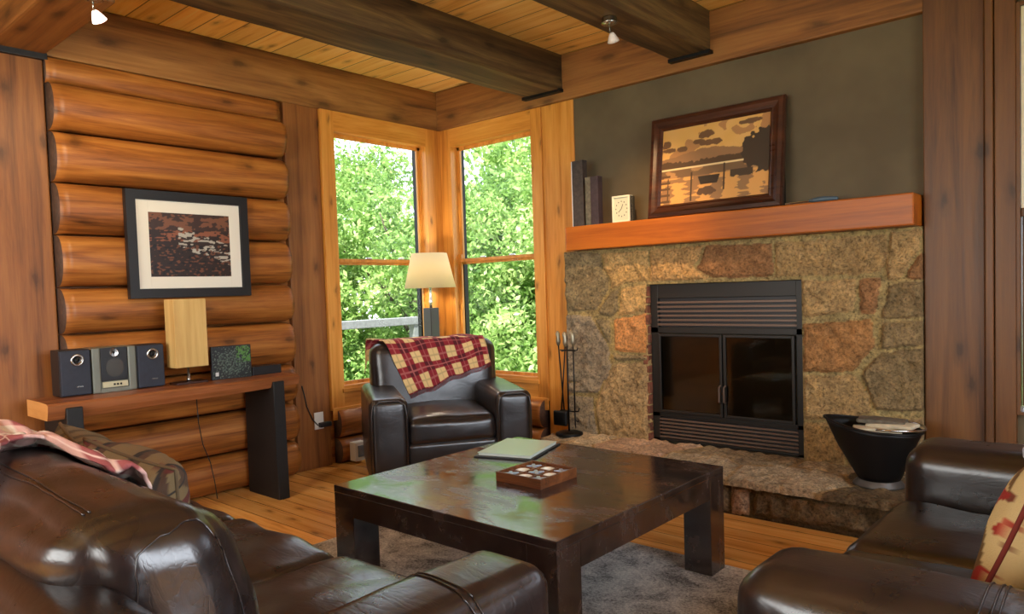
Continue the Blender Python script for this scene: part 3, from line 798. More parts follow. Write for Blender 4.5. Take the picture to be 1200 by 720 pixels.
def art_lake(u, v):
    L = lambda *c: np.array(srgb(*c)[:3])
    n = lambda s, k=0: noise.noise(Vector((u * s * 1.4, v * s, k)))
    sky = L(226, 176, 100) * (1 - 0.12 * v) + 0.03 * n(5)
    c = sky
    if v > 0.45:
        cl = n(4, 3) * 0.5 + n(9, 8) * 0.4
        if v > 0.62 and cl > 0.12: c = L(176, 128, 80)
        for (cu, cv, ru, rv) in ((0.43, 0.86, 0.075, 0.055), (0.36, 0.78, 0.06, 0.03), (0.48, 0.75, 0.12, 0.04), (0.20, 0.72, 0.05, 0.035), (0.04, 0.80, 0.04, 0.05), (0.07, 0.72, 0.06, 0.03), (0.83, 0.93, 0.10, 0.03)):
            d = ((u - cu) / ru) ** 2 + ((v - cv) / rv) ** 2 + 0.9 * n(14, 2)
            if d < 1: c = L(112, 82, 56)
        mt = 0.60 + 0.09 * math.exp(-((u - 0.45) / 0.28) ** 2) + 0.015 * n(12, 7)
        if v < mt: c = L(150, 112, 76)
        if v < 0.55 + 0.035 * n(7, 4) + 0.02 * n(30, 5): c = L(88, 66, 46)
        if v < 0.47: c = L(236, 206, 150)
    else:
        m = n(6, 9) + 0.6 * noise.noise(Vector((u * 4, v * 30, 3)))
        c = L(216, 158, 88) if m > -0.05 else L(150, 112, 74)
        if v > 0.34: c = L(120, 92, 64) if m < 0.25 else L(176, 132, 84)
    tr = ((u - 1.0) / 0.235) ** 2 + ((v - 0.56) / 0.27) ** 2 + 0.55 * n(16, 1)
    if tr < 1 and v > 0.25: c = L(64, 52, 40)
    if 0.66 < u < 0.86 and 0.27 + 0.02 * n(20) < v < 0.36: c = L(72, 58, 44)
    if 0.36 + 0.05 * (0.33 - v) * 5 < u < 0.57 - 0.03 * (0.33 - v) * 8 and 0.22 < v < 0.33: c = L(52, 42, 34)
    if ((u - 0.44) / 0.09) ** 2 + ((v - 0.13) / 0.05) ** 2 + 0.8 * n(18, 6) < 1: c = L(96, 70, 50)
    for pu, v0, v1 in ((0.30, 0.02, 0.40), (0.605, 0.12, 0.46), (0.07, 0.06, 0.34)):
        if abs(u - pu) < 0.006 and v0 < v < v1: c = L(70, 52, 38)
    if u < 0.09 and abs((v * 12) % 1 - 0.5) < 0.18 and v < 0.4: c = L(92, 66, 44)
    return np.clip(c, 0.002, 1)
def art_mesh(name, parent, hw, z0, z1, dep, nu, nv, fn):
    bm = bmesh.new(); grid(bm, nu, nv, lambda u, v: (-hw + 2 * hw * u, dep, z0 + (z1 - z0) * v))
    o = obj(name, bm, M['art'], parent)
    set_vcol(o, lambda i, co: fn((co.x + hw) / (2 * hw), (co.z - z0) / (z1 - z0)))
    solidify(o, 0.002); return o
art_mesh('lake_photograph', pic, PW - 0.083, 0.083, PH - 0.083, 0.008, 190, 130, art_lake)
bm = B(-PW + 0.01, PW - 0.01, 0.022, 0.032, 0.01, PH - 0.01); obj('backing', bm, M['black_leg'], pic)
bm = bmesh.new(); prism(bm, [(0.032, 0.62), (0.036, 0.02), (0.125, 0.012)], 'x', PW - 0.03, PW - 0.022); 
obj('easel_back', bm, M['black_leg'], pic)

# books at the left end
def book(name, x0, x1, h, depth, cover, label, y=-0.15):
    b = empty(name, label, 'book', ((x0 + x1) / 2, y, MZ), 0, 'books standing on the mantel')
    w = (x1 - x0) / 2
    bm = bmesh.new(); box(bm, -w, -w + 0.005, -depth / 2, depth / 2, 0, h, 0.001); box(bm, w - 0.005, w, -depth / 2, depth / 2, 0, h, 0.001); box(bm, -w, w, -depth / 2 - 0.004, -depth / 2 + 0.002, 0, h, 0.002)
    obj('cover', bm, cover, b)
    bm = B(-w + 0.005, w - 0.005, -depth / 2 + 0.002, depth / 2 - 0.004, 0.004, h - 0.004); obj('pages', bm, M['white'], b)
    return b
cv1 = plain('dark_book_cloth', srgb(62, 54, 50), 0.6, noisy=0.4); cv2 = plain('grey_book_cloth', srgb(96, 92, 78), 0.6, noisy=0.5)
b1 = book('book', 1.512, 1.604, 0.455, 0.05, cv1, 'taller dark book standing at the left end of the mantel')
bm = B(-0.049, -0.044, -0.032, 0.02, 0.0, 0.452, 0.001); obj('page_edge', bm, M['white'], b1)
b2 = book('book', 1.625, 1.728, 0.33, 0.05, plain('brown_book_cloth', srgb(56, 44, 50), 0.6, noisy=0.3), 'shorter grey and plum book standing right of the taller dark book')
bm = B(-0.052, -0.010, -0.033, -0.026, 0.0, 0.33, 0.002); obj('spine_panel', bm, cv2, b2)
# clock
ck = empty('mantel_clock', 'small white square clock on the mantel between books and picture', 'clock', (1.905, -0.15, MZ), 0.05)
bm = bmesh.new(); frame_rect(bm, -0.066, 0.066, 0.0, 0.175, 0.012, -0.03, 0.02, 'y', 0.002); obj('clock_frame', bm, plain('cream_paint', srgb(226, 222, 196), 0.5), ck)
bm = B(0.056, 0.066, -0.02, 0.045, 0.0, 0.172, 0.001); box(bm, -0.056, 0.056, 0.0, 0.045, 0.01, 0.165, 0.002); obj('clock_body', bm, plain('olive_clock_side', srgb(58, 50, 34), 0.7), ck)
bm = B(-0.055, 0.055, -0.018, 0.0, 0.011, 0.164); obj('dial', bm, plain('clock_dial', srgb(206, 206, 180), 0.6), ck)
bm = bmesh.new()
for k in range(12):
    a = k * PI / 6; cx, cz = 0.042 * math.sin(a), 0.088 + 0.05 * math.cos(a); box(bm, cx - 0.0025, cx + 0.0025, -0.0195, -0.018, cz - 0.004, cz + 0.004)
obj('hour_marks', bm, M['black'], ck)
bm = bmesh.new(); tube(bm, [(0, -0.021, 0.088), (0.012, -0.021, 0.118)], 0.0018, 6); tube(bm, [(0, -0.021, 0.088), (-0.022, -0.021, 0.066)], 0.0018, 6); obj('clock_hand', bm, M['black'], ck)
# pens / lighter at the foot of the picture
pn = empty('fire_lighter', 'long grey and blue gas lighter lying on the mantel right of the picture', 'lighter', (3.13, -0.165, MZ), 0.12)
bm = bmesh.new(); tube(bm, [(-0.13, 0, 0.008), (0.0, 0, 0.012)], 0.005, 8); obj('barrel', bm, M['chrome'], pn)
bm = bmesh.new(); tube(bm, [(0.0, 0, 0.012), (0.03, 0, 0.014), (0.07, 0, 0.017), (0.13, 0, 0.014), (0.15, 0, 0.012)], [0.008, 0.013, 0.015, 0.013, 0.008], 10); obj('handle', bm, plain('blue_grey_plastic', srgb(70, 88, 100), 0.4), pn, True)

# ================================================================== LEFT WALL PICTURE
lp = empty('wall_picture', 'black framed picture with a white mat hanging on the log wall', 'picture', (0.158, -2.262, 1.27), PI / 2)
# local: x runs along -y..., facing +x world (rotate 90deg: local -y faces +x)
bm = bmesh.new(); frame_profile(bm, 0.375, 0, 0.635, [(0.0, 0.025), (0.0, 0.0), (0.003, -0.012), (0.055, -0.012), (0.058, -0.002), (0.058, 0.012), (0.0, 0.025)])
obj('frame', bm, M['black'], lp)
bm = bmesh.new(); frame_rect(bm, -0.32, 0.32, 0.055, 0.58, 0.072, 0.0, 0.006, 'y', 0.001); obj('mat_board', bm, plain('white_mat', srgb(224, 220, 206), 0.8), lp)
def art_river(u, v):
    L = lambda *c: np.array(srgb(*c)[:3])
    n1 = noise.noise(Vector((u * 6, v * 14, 1))); n2 = noise.noise(Vector((u * 22, v * 34, 5))); n3 = noise.noise(Vector((u * 9 + n1, v * 22, 9)))
    c = L(46, 36, 34)
    if v > 0.72: c = L(118, 78, 58) if n1 + n2 * 0.6 > 0.0 else L(60, 44, 40)
    elif v > 0.55 and n1 + n2 > 0.05: c = L(136, 84, 62)
    d = abs(v - (0.62 - 0.42 * (u - 0.35)))
    if u > 0.35 and d < 0.16 and n3 + n2 * 0.5 > 0.12: c = L(176, 172, 160)
    if v < 0.5 and n2 + n1 * 0.4 > 0.28: c = L(110, 70, 52)
    if v < 0.5 and n2 - n1 * 0.4 < -0.35: c = L(24, 26, 30)
    return c
art_mesh('river_photograph', lp, 0.255, 0.12, 0.515, 0.003, 150, 110, art_river)
bm = B(-0.36, 0.36, 0.012, 0.022, 0.015, 0.62); obj('backing', bm, M['black_leg'], lp)

# ================================================================== CONSOLE BENCH
cs = empty('console_table', 'long narrow console table of reddish wood on black board legs against the log wall', 'console table', (0.34, -2.465, 0))
bm = bmesh.new()
ny, nx = 34, 4
def slabp(u, v):   # v around the section
    y = -0.715 + 1.405 * u
    edge = 0.012 * noise.noise(Vector((y * 2.3, 1, 0))); th = 0.088 - 0.022 * u + 0.012 * noise.noise(Vector((y * 1.7, 7, 0)))
    sec = [(-0.16, 0.765), (-0.05, 0.766), (0.06, 0.766), (0.155 + edge, 0.762), (0.172 + edge, 0.752), (0.165 + edge * 1.3, 0.765 - th * 0.6), (0.150 + edge, 0.765 - th), (0.0, 0.765 - th), (-0.16, 0.765 - th)]
    return [Vector((a, y, b)) for a, b in sec]
rings = [[bm.verts.new(p) for p in slabp(i / ny, 0)] for i in range(ny + 1)]
for a, b in zip(rings[:-1], rings[1:]):
    for i in range(9): bm.faces.new((a[i], a[(i + 1) % 9], b[(i + 1) % 9], b[i]))
f = bm.faces.new(rings[0]); f.material_index = 1; f = bm.faces.new(rings[-1]); f.material_index = 1
obj('tabletop', bm, [M['console'], M['console_end']], cs)
for yy, w in ((-0.60, 0.075), (0.535, 0.075)):
    bm = bmesh.new(); n = 10; L_ = []
    for k in range(n + 1):
        z = 0.755 * k / n; fl = 0.012 * (1 - k / n) ** 2
        L_.append(((-0.175, z), (0.150 + fl, z)))
    pts = [(a[0], a[1]) for a, _ in L_] + [(b[0], b[1]) for _, b in L_[::-1]]
    # shoulder cut so the slab rests on the board while the front edge laps over it
    pts = [(-0.175, 0.0), (-0.175, 0.68), (0.128, 0.68), (0.128, 0.735), (0.180, 0.735), (0.178, 0.5), (0.180, 0.25), (0.188, 0.0)]
    prism(bm, pts, 'y', yy - w / 2, yy + w / 2)
    bmesh.ops.bevel(bm, geom=[e for e in bm.edges], offset=0.004, segments=1, affect='EDGES')
    obj('leg', bm, M['black_leg'], cs)

CT = 0.766
# mini stereo: centre unit and two speakers
def place_on_console(name, label, cat, y, x=0.30, rz=PI / 2, group=None):
    return empty(name, label, cat, (x, y, CT), rz, group)
navy = plain('navy_speaker_cloth', srgb(34, 38, 50), 0.6, noisy=0.2)
def speaker(y, label):
    s = place_on_console('speaker', label, 'speaker', y, group='stereo speakers')
    bm = B(-0.075, 0.075, 0.0, 0.13, 0.0, 0.245, 0.008); obj('cabinet', bm, M['black'], s)
    bm = B(-0.072, 0.072, -0.014, 0.002, 0.004, 0.241, 0.006); obj('grille', bm, navy, s)
    bm = bmesh.new(); lathe(bm, [(0.010, -0.004), (0.020, 0.003), (0.024, 0.006), (0.030, 0.006), (0.033, 0.0), (0.033, -0.004)], 28)
    bmesh.ops.rotate(bm, verts=bm.verts, cent=(0, 0, 0), matrix=Matrix.Rotation(PI / 2, 3, 'X')); bmesh.ops.translate(bm, verts=bm.verts, vec=(0.008, -0.016, 0.190))
    obj('tweeter_ring', bm, M['chrome'], s, True)
    bm = bmesh.new(); lathe(bm, [(0.001, 0.0), (0.014, 0.001), (0.009, 0.008), (0.001, 0.011)], 20)
    bmesh.ops.rotate(bm, verts=bm.verts, cent=(0, 0, 0), matrix=Matrix.Rotation(PI / 2, 3, 'X')); bmesh.ops.translate(bm, verts=bm.verts, vec=(0.008, -0.018, 0.190))
    obj('tweeter_dome', bm, M['iron'], s, True)
    bm = B(0.000, 0.030, -0.0165, -0.0135, 0.046, 0.052); obj('badge', bm, M['chrome'], s)
    return s
speaker(-2.985, 'left black speaker with silver tweeter ring, at the left end of the console')
speaker(-2.600, 'right black speaker with silver tweeter ring, next to the rectangular lamp')
st = place_on_console('stereo_unit', 'silver grey compact stereo with a round disc window, between the two speakers', 'stereo', -2.793)
st.scale = (0.93, 1, 1.03)
silver = plain('silver_grey_plastic', srgb(120, 122, 110), 0.35, metal=0.3)
bm = bmesh.new(); box(bm, -0.122, -0.075, -0.012, 0.15, 0.0, 0.238, 0.008); box(bm, 0.075, 0.122, -0.012, 0.15, 0.0, 0.238, 0.008); box(bm, -0.078, 0.078, 0.0, 0.15, 0.0, 0.238, 0.004); box(bm, -0.078, 0.078, -0.010, 0.0, 0.0, 0.022, 0.003)
obj('housing', bm, silver, st)
bm = B(-0.074, 0.074, -0.010, 0.002, 0.060, 0.236, 0.004); obj('disc_window', bm, M['black'], st)
bm = bmesh.new(); lathe(bm, [(0.014, 0.0), (0.050, 0.0), (0.050, 0.003), (0.014, 0.003)], 40)
bmesh.ops.rotate(bm, verts=bm.verts, cent=(0, 0, 0), matrix=Matrix.Rotation(PI / 2, 3, 'X')); bmesh.ops.translate(bm, verts=bm.verts, vec=(0, -0.011, 0.130)); obj('disc', bm, plain('disc_grey', srgb(96, 94, 90), 0.25, metal=0.6), st)
bm = bmesh.new(); lathe(bm, [(0.006, 0.0), (0.020, 0.002), (0.022, 0.004), (0.024, 0.0)], 28)
bmesh.ops.rotate(bm, verts=bm.verts, cent=(0, 0, 0), matrix=Matrix.Rotation(PI / 2, 3, 'X')); bmesh.ops.translate(bm, verts=bm.verts, vec=(0, -0.011, 0.208)); obj('dial', bm, M['chrome'], st)
bm = B(-0.070, 0.070, -0.014, 0.0, 0.026, 0.056, 0.003); obj('display', bm, plain('pale_display', srgb(190, 184, 150), 0.4), st)
bm = bmesh.new()
for x in (-0.012, 0.006, 0.024): box(bm, x, x + 0.010, -0.017, -0.013, 0.036, 0.046, 0.001)
obj('button', bm, M['iron'], st)
# console lamp with rectangular shade
tl = empty('table_lamp', 'small lamp with a rectangular tan shade on the console under the picture', 'lamp', (0.32, -2.395, CT), PI / 2)
tl.scale = (0.86, 1, 1)
bm = bmesh.new(); box(bm, -0.105, 0.105, -0.055, 0.055, 0.0, 0.012, 0.003); obj('lamp_base', bm, plain('lamp_base_wood', srgb(52, 28, 20), 0.4), tl)
bm = bmesh.new(); lathe(bm, [(0.012, 0.012), (0.012, 0.03), (0.008, 0.034), (0.008, 0.15)], 16); obj('pole', bm, M['chrome'], tl, True)
t = NT('parchment_shade'); n = t.noise(t.coord('Object', scale=(25, 25, 1.5)), 1, 4)
t.color(t.ramp(n, [(0.3, srgb(186, 148, 84)), (0.7, srgb(214, 180, 112))])); t.set(Roughness=0.8)
bm = B(-0.112, 0.112, -0.06, 0.06, 0.098, 0.495, 0.006); obj('lamp_shade', bm, t.m, tl)
# block photo stand
ph = empty('photo_stand', 'small dark photo panel with green leaves, right of the rectangular lamp', 'photo', (0.33, -2.135, CT), PI / 2 - 0.1)
bm = B(-0.122, 0.122, -0.012, 0.014, 0.0, 0.202, 0.003); obj('panel', bm, M['black'], ph)
def art_leaf(u, v):
    L = lambda *c: np.array(srgb(*c)[:3])
    n1 = noise.noise(Vector((u * 9, v * 8, 2))); n2 = noise.noise(Vector((u * 25, v * 22, 4)))
    c = L(22, 26, 24)
    if (u - 0.5) ** 2 + (v - 0.5) ** 2 < 0.16 and n2 > 0.0: c = L(70, 84, 74)
    if u > 0.62 and v > 0.5 and n1 + n2 > -0.1: c = L(76, 122, 52)
    if n2 > 0.35: c = L(92, 104, 92)
    if 0.05 < u < 0.14 and 0.08 < v < 0.2: c = L(200, 200, 195)
    return c
art_mesh('leaf_photograph', ph, 0.116, 0.006, 0.196, -0.0145, 60, 50, art_leaf)
bx_ = tag(obj('card_box', B(-0.10, 0.10, -0.05, 0.05, 0, 0.055, 0.004), M['black']), 'low black box at the right end of the console', 'box')
bx_.location = (0.28, -1.895, CT); bx_.rotation_euler = (0, 0, PI / 2)
bm = bmesh.new()
tube(bm, [(0.20, -2.30, 0.66), (0.19, -2.29, 0.5), (0.17, -2.26, 0.36), (0.172, -2.22, 0.24), (0.175, -2.2, 0.12), (0.18, -2.19, 0.006)], 0.003, 6)
tag(obj('power_cord', bm, M['black'], None, True), 'thin black cord hanging behind the console from the rectangular lamp', 'cord')
# outlets
ol = empty('wall_outlet', 'white outlet with a black adapter plugged in, low on the timber post', 'outlet', (0.0, -1.315, 0.345), PI / 2)
bm = B(-0.038, 0.038, -0.008, 0.0, -0.062, 0.062, 0.003); obj('cover_plate', bm, M['white'], ol)
bm = B(-0.01, 0.085, -0.045, -0.006, -0.048, -0.012, 0.01); obj('adapter', bm, M['black'], ol)
bm = bmesh.new(); tube(bm, [(-0.02, -0.02, -0.03), (-0.06, -0.015, 0.02), (-0.10, -0.01, 0.12), (-0.115, -0.01, 0.2), (-0.13, -0.006, 0.27)], 0.004, 6); obj('cord', bm, M['black'], ol, True)
o2_ = empty('floor_outlet', 'white outlet box low on the log wall behind the armchair', 'outlet', (0.10, -1.06, 0.02), PI / 2)
bm = B(-0.05, 0.05, -0.05, 0.02, 0.0, 0.14, 0.004); obj('housing', bm, M['white'], o2_)
bm = B(-0.03, 0.03, -0.056, -0.05, 0.03, 0.115, 0.002); obj('cover_plate', bm, M['grey_rail'], o2_)

# ================================================================== FLOOR LAMP BEHIND THE ARMCHAIR
fl = empty('floor_lamp', 'lit lamp with a cream drum shade and dark square column, behind the black armchair', 'lamp', (0.19, -0.345, 0))
bm = bmesh.new(); box(bm, -0.12, 0.12, -0.12, 0.12, 0, 0.03, 0.005); obj('lamp_base', bm, M['black_leg'], fl)
bm = bmesh.new(); box(bm, -0.045, 0.045, -0.045, 0.045, 0.03, 1.13, 0.004); obj('column', bm, plain('dark_brown_column', srgb(40, 26, 20), 0.4), fl)
bm = bmesh.new(); lathe(bm, [(0.012, 1.13), (0.010, 1.16), (0.017, 1.18), (0.010, 1.20), (0.010, 1.33), (0.018, 1.34), (0.018, 1.38)], 16); obj('neck', bm, M['chrome'], fl, True)
t = NT('cream_lamp_shade'); t.color(srgb(236, 226, 200)); t.set(Roughness=0.9)
tl_ = t.new('ShaderNodeBsdfTranslucent'); tl_.inputs[0].default_value = srgb(255, 244, 214); ms2 = t.new('ShaderNodeMixShader'); ms2.inputs[0].default_value = 0.7
t.link(t.b.outputs[0], ms2.inputs[1]); t.link(tl_.outputs[0], ms2.inputs[2]); t.link(ms2.outputs[0], t.n['Material Output'].inputs[0])
bm = bmesh.new(); seg = 40
ra = [(0.205, 1.292), (0.142, 1.568)]
rg = [[bm.verts.new((r * math.cos(2 * PI * i / seg), r * math.sin(2 * PI * i / seg), z)) for i in range(seg)] for r, z in ra]
for i in range(seg): bm.faces.new((rg[0][i], rg[0][(i + 1) % seg], rg[1][(i + 1) % seg], rg[1][i]))
sh = obj('lamp_shade', bm, t.m, fl, True); solidify(sh, 0.003)
bm = bmesh.new(); bmesh.ops.create_uvsphere(bm, u_segments=16, v_segments=12, radius=0.03, matrix=Matrix.Translation((0, 0, 1.43)))
obj('bulb', bm, emit('warm_bulb', (1.0, 0.75, 0.42, 1), 14), fl, True)
light('POINT', 'floor_lamp_light', (0.19, -0.345, 1.43), 44, (1.0, 0.86, 0.62), radius=0.035)

# ================================================================== ARMCHAIR
ang = math.atan2(0.864, 0.585)          # direction along the chair front
ac = empty('leather_armchair', 'black leather armchair in the window corner with a plaid throw over its back', 'armchair', (0.862, -0.895, 0), ang)
W_, D_ = 1.04, 0.97
# local frame: x along the front, -y towards the viewer
AH = 0.60
def fobj(name, bm, mat, parent): return obj(name, bm, mat, parent, True)
for sx in (-1, 1):
    bm = bmesh.new(); softbox(bm, (sx * (W_ / 2 - 0.12), 0.0, 0.04 + (AH - 0.04) / 2), (0.24, D_, AH - 0.04), 0.045, (0.008, 0.008, 0.012), 12, 0.004, 5, sx)
    a_ = fobj('arm', bm, M['leather_b'], ac)
    bm = bmesh.new(); x = sx * (W_ / 2 - 0.12)
    prof = [(x - 0.105, -D_ / 2 - 0.004, 0.06), (x - 0.107, -D_ / 2 - 0.006, 0.50), (x - 0.098, -D_ / 2 - 0.002, 0.562), (x - 0.06, -D_ / 2 + 0.004, 0.588), (x + 0.06, -D_ / 2 + 0.004, 0.588), (x + 0.098, -D_ / 2 - 0.002, 0.562), (x + 0.107, -D_ / 2 - 0.006, 0.50), (x + 0.105, -D_ / 2 - 0.004, 0.06)]
    tube(bm, prof, 0.005, 6); fobj('piping', bm, M['leather_b'], a_)
bm = bmesh.new(); softbox(bm, (0, -0.02, 0.18), (W_ - 0.46, D_ - 0.08, 0.26), 0.03, (0, 0, 0), 6); fobj('seat_base', bm, M['leather_b'], ac)
bm = bmesh.new(); softbox(bm, (0, -0.09, 0.375), (W_ - 0.475, 0.76, 0.17), 0.045, (0, 0.012, 0.035), 16, 0.007, 5, 3); fobj('seat_cushion', bm, M['leather_b'], ac)
BT, BTOP = 0.25, 0.90
by = D_ / 2 - 0.155
lean = 0.10
def back_taper(q, p):
    q.y += lean * (q.z) - 0.02; return q
bm = bmesh.new(); softbox(bm, (0, by, 0.30 + (BTOP - 0.30) / 2), (W_ - 0.14, BT, BTOP - 0.30), 0.075, (0.01, 0.02, 0.012), 16, 0.006, 4, 9, taper=back_taper); fobj('backrest', bm, M['leather_b'], ac)
bm = bmesh.new(); box(bm, -W_ / 2 + 0.03, W_ / 2 - 0.03, D_ / 2 - 0.06, D_ / 2, 0.04, 0.56, 0.015); fobj('back_panel', bm, M['leather_b'], ac)
for sx in (-1, 1):
    for sy in (-1, 1):
        bm = B(sx * 0.44 - 0.03, sx * 0.44 + 0.03, sy * 0.41 - 0.03, sy * 0.41 + 0.03, 0, 0.05, 0.004); obj('leg', bm, M['black_leg'], ac)

# plaid throw: a cloth laid slantwise over the backrest
def plaid_color(s, t_, pal):
    """s,t in metres on the cloth"""
    red, dark, cream, line = pal
    def band(a):
        a = (a / 0.165) % 1.0
        return a
    a, b = band(s), band(t_)
    wa = 1 if a < 0.54 else 0; wb2 = 1 if b < 0.54 else 0
    if wa and wb2: c = cream
    elif wa or wb2: c = red
    else: c = dark
    la = abs(a - 0.27) < 0.03 or abs(a - 0.77) < 0.025; lb = abs(b - 0.27) < 0.03 or abs(b - 0.77) < 0.025
    if la or lb:
        c = line if not (wa and wb2) else tuple(x * 0.72 for x in cream)
    return c
RED = (srgb(136, 34, 42)[:3], srgb(84, 22, 30)[:3], srgb(222, 190, 132)[:3], srgb(168, 92, 88)[:3])
back_front = by - BT / 2 - 0.02 - 0.03
def over_back(u, v, r=0.06, lift=0.012, ycen=by, T=BT, top=BTOP, ln=lean, zc=0.6, yo=-0.02):
    """path over a backrest: v=0 crest centre, + down the front, - down the rear"""
    hT = T / 2 + lift + 0.018; zt = top + lift + 0.008
    flat = hT - r; s = 1 if v >= 0 else -1; a = abs(v); arc = r * PI / 2
    if a < flat: y = a; z = zt
    elif a < flat + arc:
        th = (a - flat) / r; y = flat + r * math.sin(th); z = zt - r + r * math.cos(th)
    else: y = hT; z = zt - r - (a - flat - arc)
    yy = ycen - s * y + ln * (z - zc) + yo
    return Vector((u, yy, z))
cu = {'A': (-0.53, -0.30), 'B': (0.30, -0.16), 'C': (0.40, 0.32), 'D': (-0.20, 0.52)}
def throw_pt(s, t_):
    A, B_, C_, D2 = cu['A'], cu['B'], cu['C'], cu['D']
    u = (A[0] * (1 - s) + B_[0] * s) * (1 - t_) + (D2[0] * (1 - s) + C_[0] * s) * t_
    v = (A[1] * (1 - s) + B_[1] * s) * (1 - t_) + (D2[1] * (1 - s) + C_[1] * s) * t_
    w = noise.noise(Vector((s * 5, t_ * 6, 2)))
    lim = W_ / 2 - 0.075
    drop = 0.0
    uu = u
    p = over_back(uu, v, lift=0.010 + 0.008 * (w + 0.5))
    if u < -lim: 
        ex = -lim - u; p.x = -lim - 0.02 - ex * 0.25; p.z -= ex * 1.0
    p.z += 0.004 * w
    p.y -= 0.006 * noise.noise(Vector((s * 9, t_ * 3, 7))) if v > 0 else 0
    return p
bm = bmesh.new(); NU, NV = 150, 130
vs_ = grid(bm, NU, NV, throw_pt)
me_o = obj('plaid_throw', bm, M['stripe_cloth'], None, True)
def tcol(i, co):
    a, b = divmod(i, NV + 1); return plaid_color(a / NU * 0.88, b / NV * 0.76, RED)
set_vcol(me_o, tcol); solidify(me_o, 0.007, 0)
me_o.matrix_world = ac.matrix_basis.copy(); me_o.location = ac.location; me_o.rotation_euler = ac.rotation_euler
tag(me_o, 'red and cream plaid throw draped over the back of the black armchair', 'blanket')
# fringe on the lower edge
bm = bmesh.new()
for k in range(70):
    s = (k + 0.5) / 70; p = throw_pt(s, 1.0); q = throw_pt(s, 0.985); d = (p - q).normalized()
    tube(bm, [p - d * 0.004, p + d * 0.012 + Vector((0, -0.002, -0.003)), p + d * 0.022 + Vector((random.uniform(-.005, .005), -0.002, -0.006))], 0.0022, 5)
fr_ = obj('fringe', bm, plain('throw_fringe', srgb(120, 40, 44), 0.9), me_o)

# ================================================================== COFFEE TABLE
ct = empty('coffee_table', 'large square dark espresso coffee table in the middle of the room', 'coffee table', (2.584, -1.984, 0))
TX, TY, TZ, LG = 0.590, 0.590, 0.46, 0.128
RUGT = 0.012
bm = B(-TX, TX, -TY, TY, TZ - 0.03, TZ, 0.004)
obj('tabletop', bm, M['espresso'], ct)
bm = bmesh.new()
for (a, b, c, d) in ((-TX + LG, TX - LG, -TY + 0.001, -TY + 0.03), (-TX + LG, TX - LG, TY - 0.03, TY - 0.001), (-TX + 0.001, -TX + 0.03, -TY + LG, TY - LG), (TX - 0.03, TX - 0.001, -TY + LG, TY - LG)):
    box(bm, a, b, c, d, TZ - 0.118, TZ - 0.03)
obj('apron', bm, M['espresso'], ct)
for sx in (-1, 1):
    for sy in (-1, 1):
        x0, x1 = sorted((sx * (TX - 0.001), sx * (TX - LG))); y0, y1 = sorted((sy * (TY - 0.001), sy * (TY - LG)))
        obj('leg', B(x0, x1, y0, y1, RUGT, TZ - 0.03, 0.003), M['espresso'], ct)

# rug
rg_ = obj('area_rug', B(-1.20, 1.20, -1.0, 0.98, 0.0, RUGT, 0.004), M['rug']); rg_.location = (2.62, -2.34, 0.0)
tag(rg_, 'mottled grey shag rug under the coffee table', 'rug')

# magazine / folder on the table
mg = empty('binder', 'pale green guest folder with a dark cover on the coffee table', 'folder', (2.225, -1.655, TZ), math.radians(17))
bm = B(-0.150, 0.150, -0.190, 0.190, 0.0, 0.006, 0.002); obj('back_cover', bm, M['black'], mg)
bm = B(-0.135, 0.135, -0.168, 0.168, 0.006, 0.018, 0.002); obj('pages', bm, plain('pale_pages', srgb(198, 206, 196), 0.5), mg)
bm = B(-0.138, 0.138, -0.172, 0.172, 0.018, 0.021, 0.001); obj('front_sheet', bm, plain('pale_green_sheet', srgb(186, 206, 190), 0.28), mg)

# tic tac toe box
tt = empty('game_tray', 'small wooden noughts and crosses tray on the coffee table', 'game', (2.640, -2.02, TZ))
wt = wood('tray_wood', srgb(70, 38, 18), srgb(108, 62, 30), srgb(136, 82, 44), grain='x', rough=0.45, knots=0, fine=120)
bm = bmesh.new(); box(bm, -0.12, 0.12, -0.12, 0.12, 0, 0.012, 0.001)
for q in ((-0.12, 0.12, -0.12, -0.112), (-0.12, 0.12, 0.112, 0.12), (-0.12, -0.112, -0.112, 0.112), (0.112, 0.12, -0.112, 0.112)): box(bm, *q, 0.012, 0.040, 0.001)
obj('tray', bm, wt, tt)
bm = bmesh.new()
for k in (-0.038, 0.038): box(bm, k - 0.003, k + 0.003, -0.112, 0.112, 0.012, 0.033); box(bm, -0.112, 0.112, k - 0.003, k + 0.003, 0.012, 0.0332)
obj('divider', bm, wt, tt)
ivory = plain('ivory_piece', srgb(232, 226, 208), 0.35); steel = plain('grey_piece', srgb(150, 160, 176), 0.3, metal=0.3)
cells = {(0, 0): 'x', (1, 0): 'o', (2, 0): 'x', (0, 1): 'o', (1, 1): 'x', (2, 1): 'o', (0, 2): 'x', (1, 2): 'o', (2, 2): 'x'}
rown = {0: 'front', 1: 'middle', 2: 'back'}; coln = {0: 'left', 1: 'middle', 2: 'right'}
for (i, j), k in cells.items():
    cx, cy = 2.640 + (i - 1) * 0.075, -2.02 + (j - 1) * 0.075
    bm = bmesh.new()
    if k == 'o':
        tube(bm, [(0.025 * math.cos(a), 0.025 * math.sin(a), 0.009) for a in np.linspace(0, 2 * PI, 25)[:-1]], 0.009, 8, closed=True); nm = 'nought_piece'; lb = 'ivory ring piece in the %s row, %s cell of the wooden game tray'
    else:
        for s in (-1, 1): box(bm, -0.033, 0.033, -0.008, 0.008, 0.0, 0.020 + 0.0004 * s, 0.003, mtx=Matrix.Rotation(s * PI / 4, 4, 'Z'))
        nm = 'cross_piece'; lb = 'grey cross piece in the %s row, %s cell of the wooden game tray'
    o = obj(nm, bm, ivory if k == 'o' else steel, None, k == 'o'); o.location = (cx, cy, TZ + 0.0125)
    tag(o, lb % (rown[j], coln[i]), 'game piece', 'game pieces in the tray')

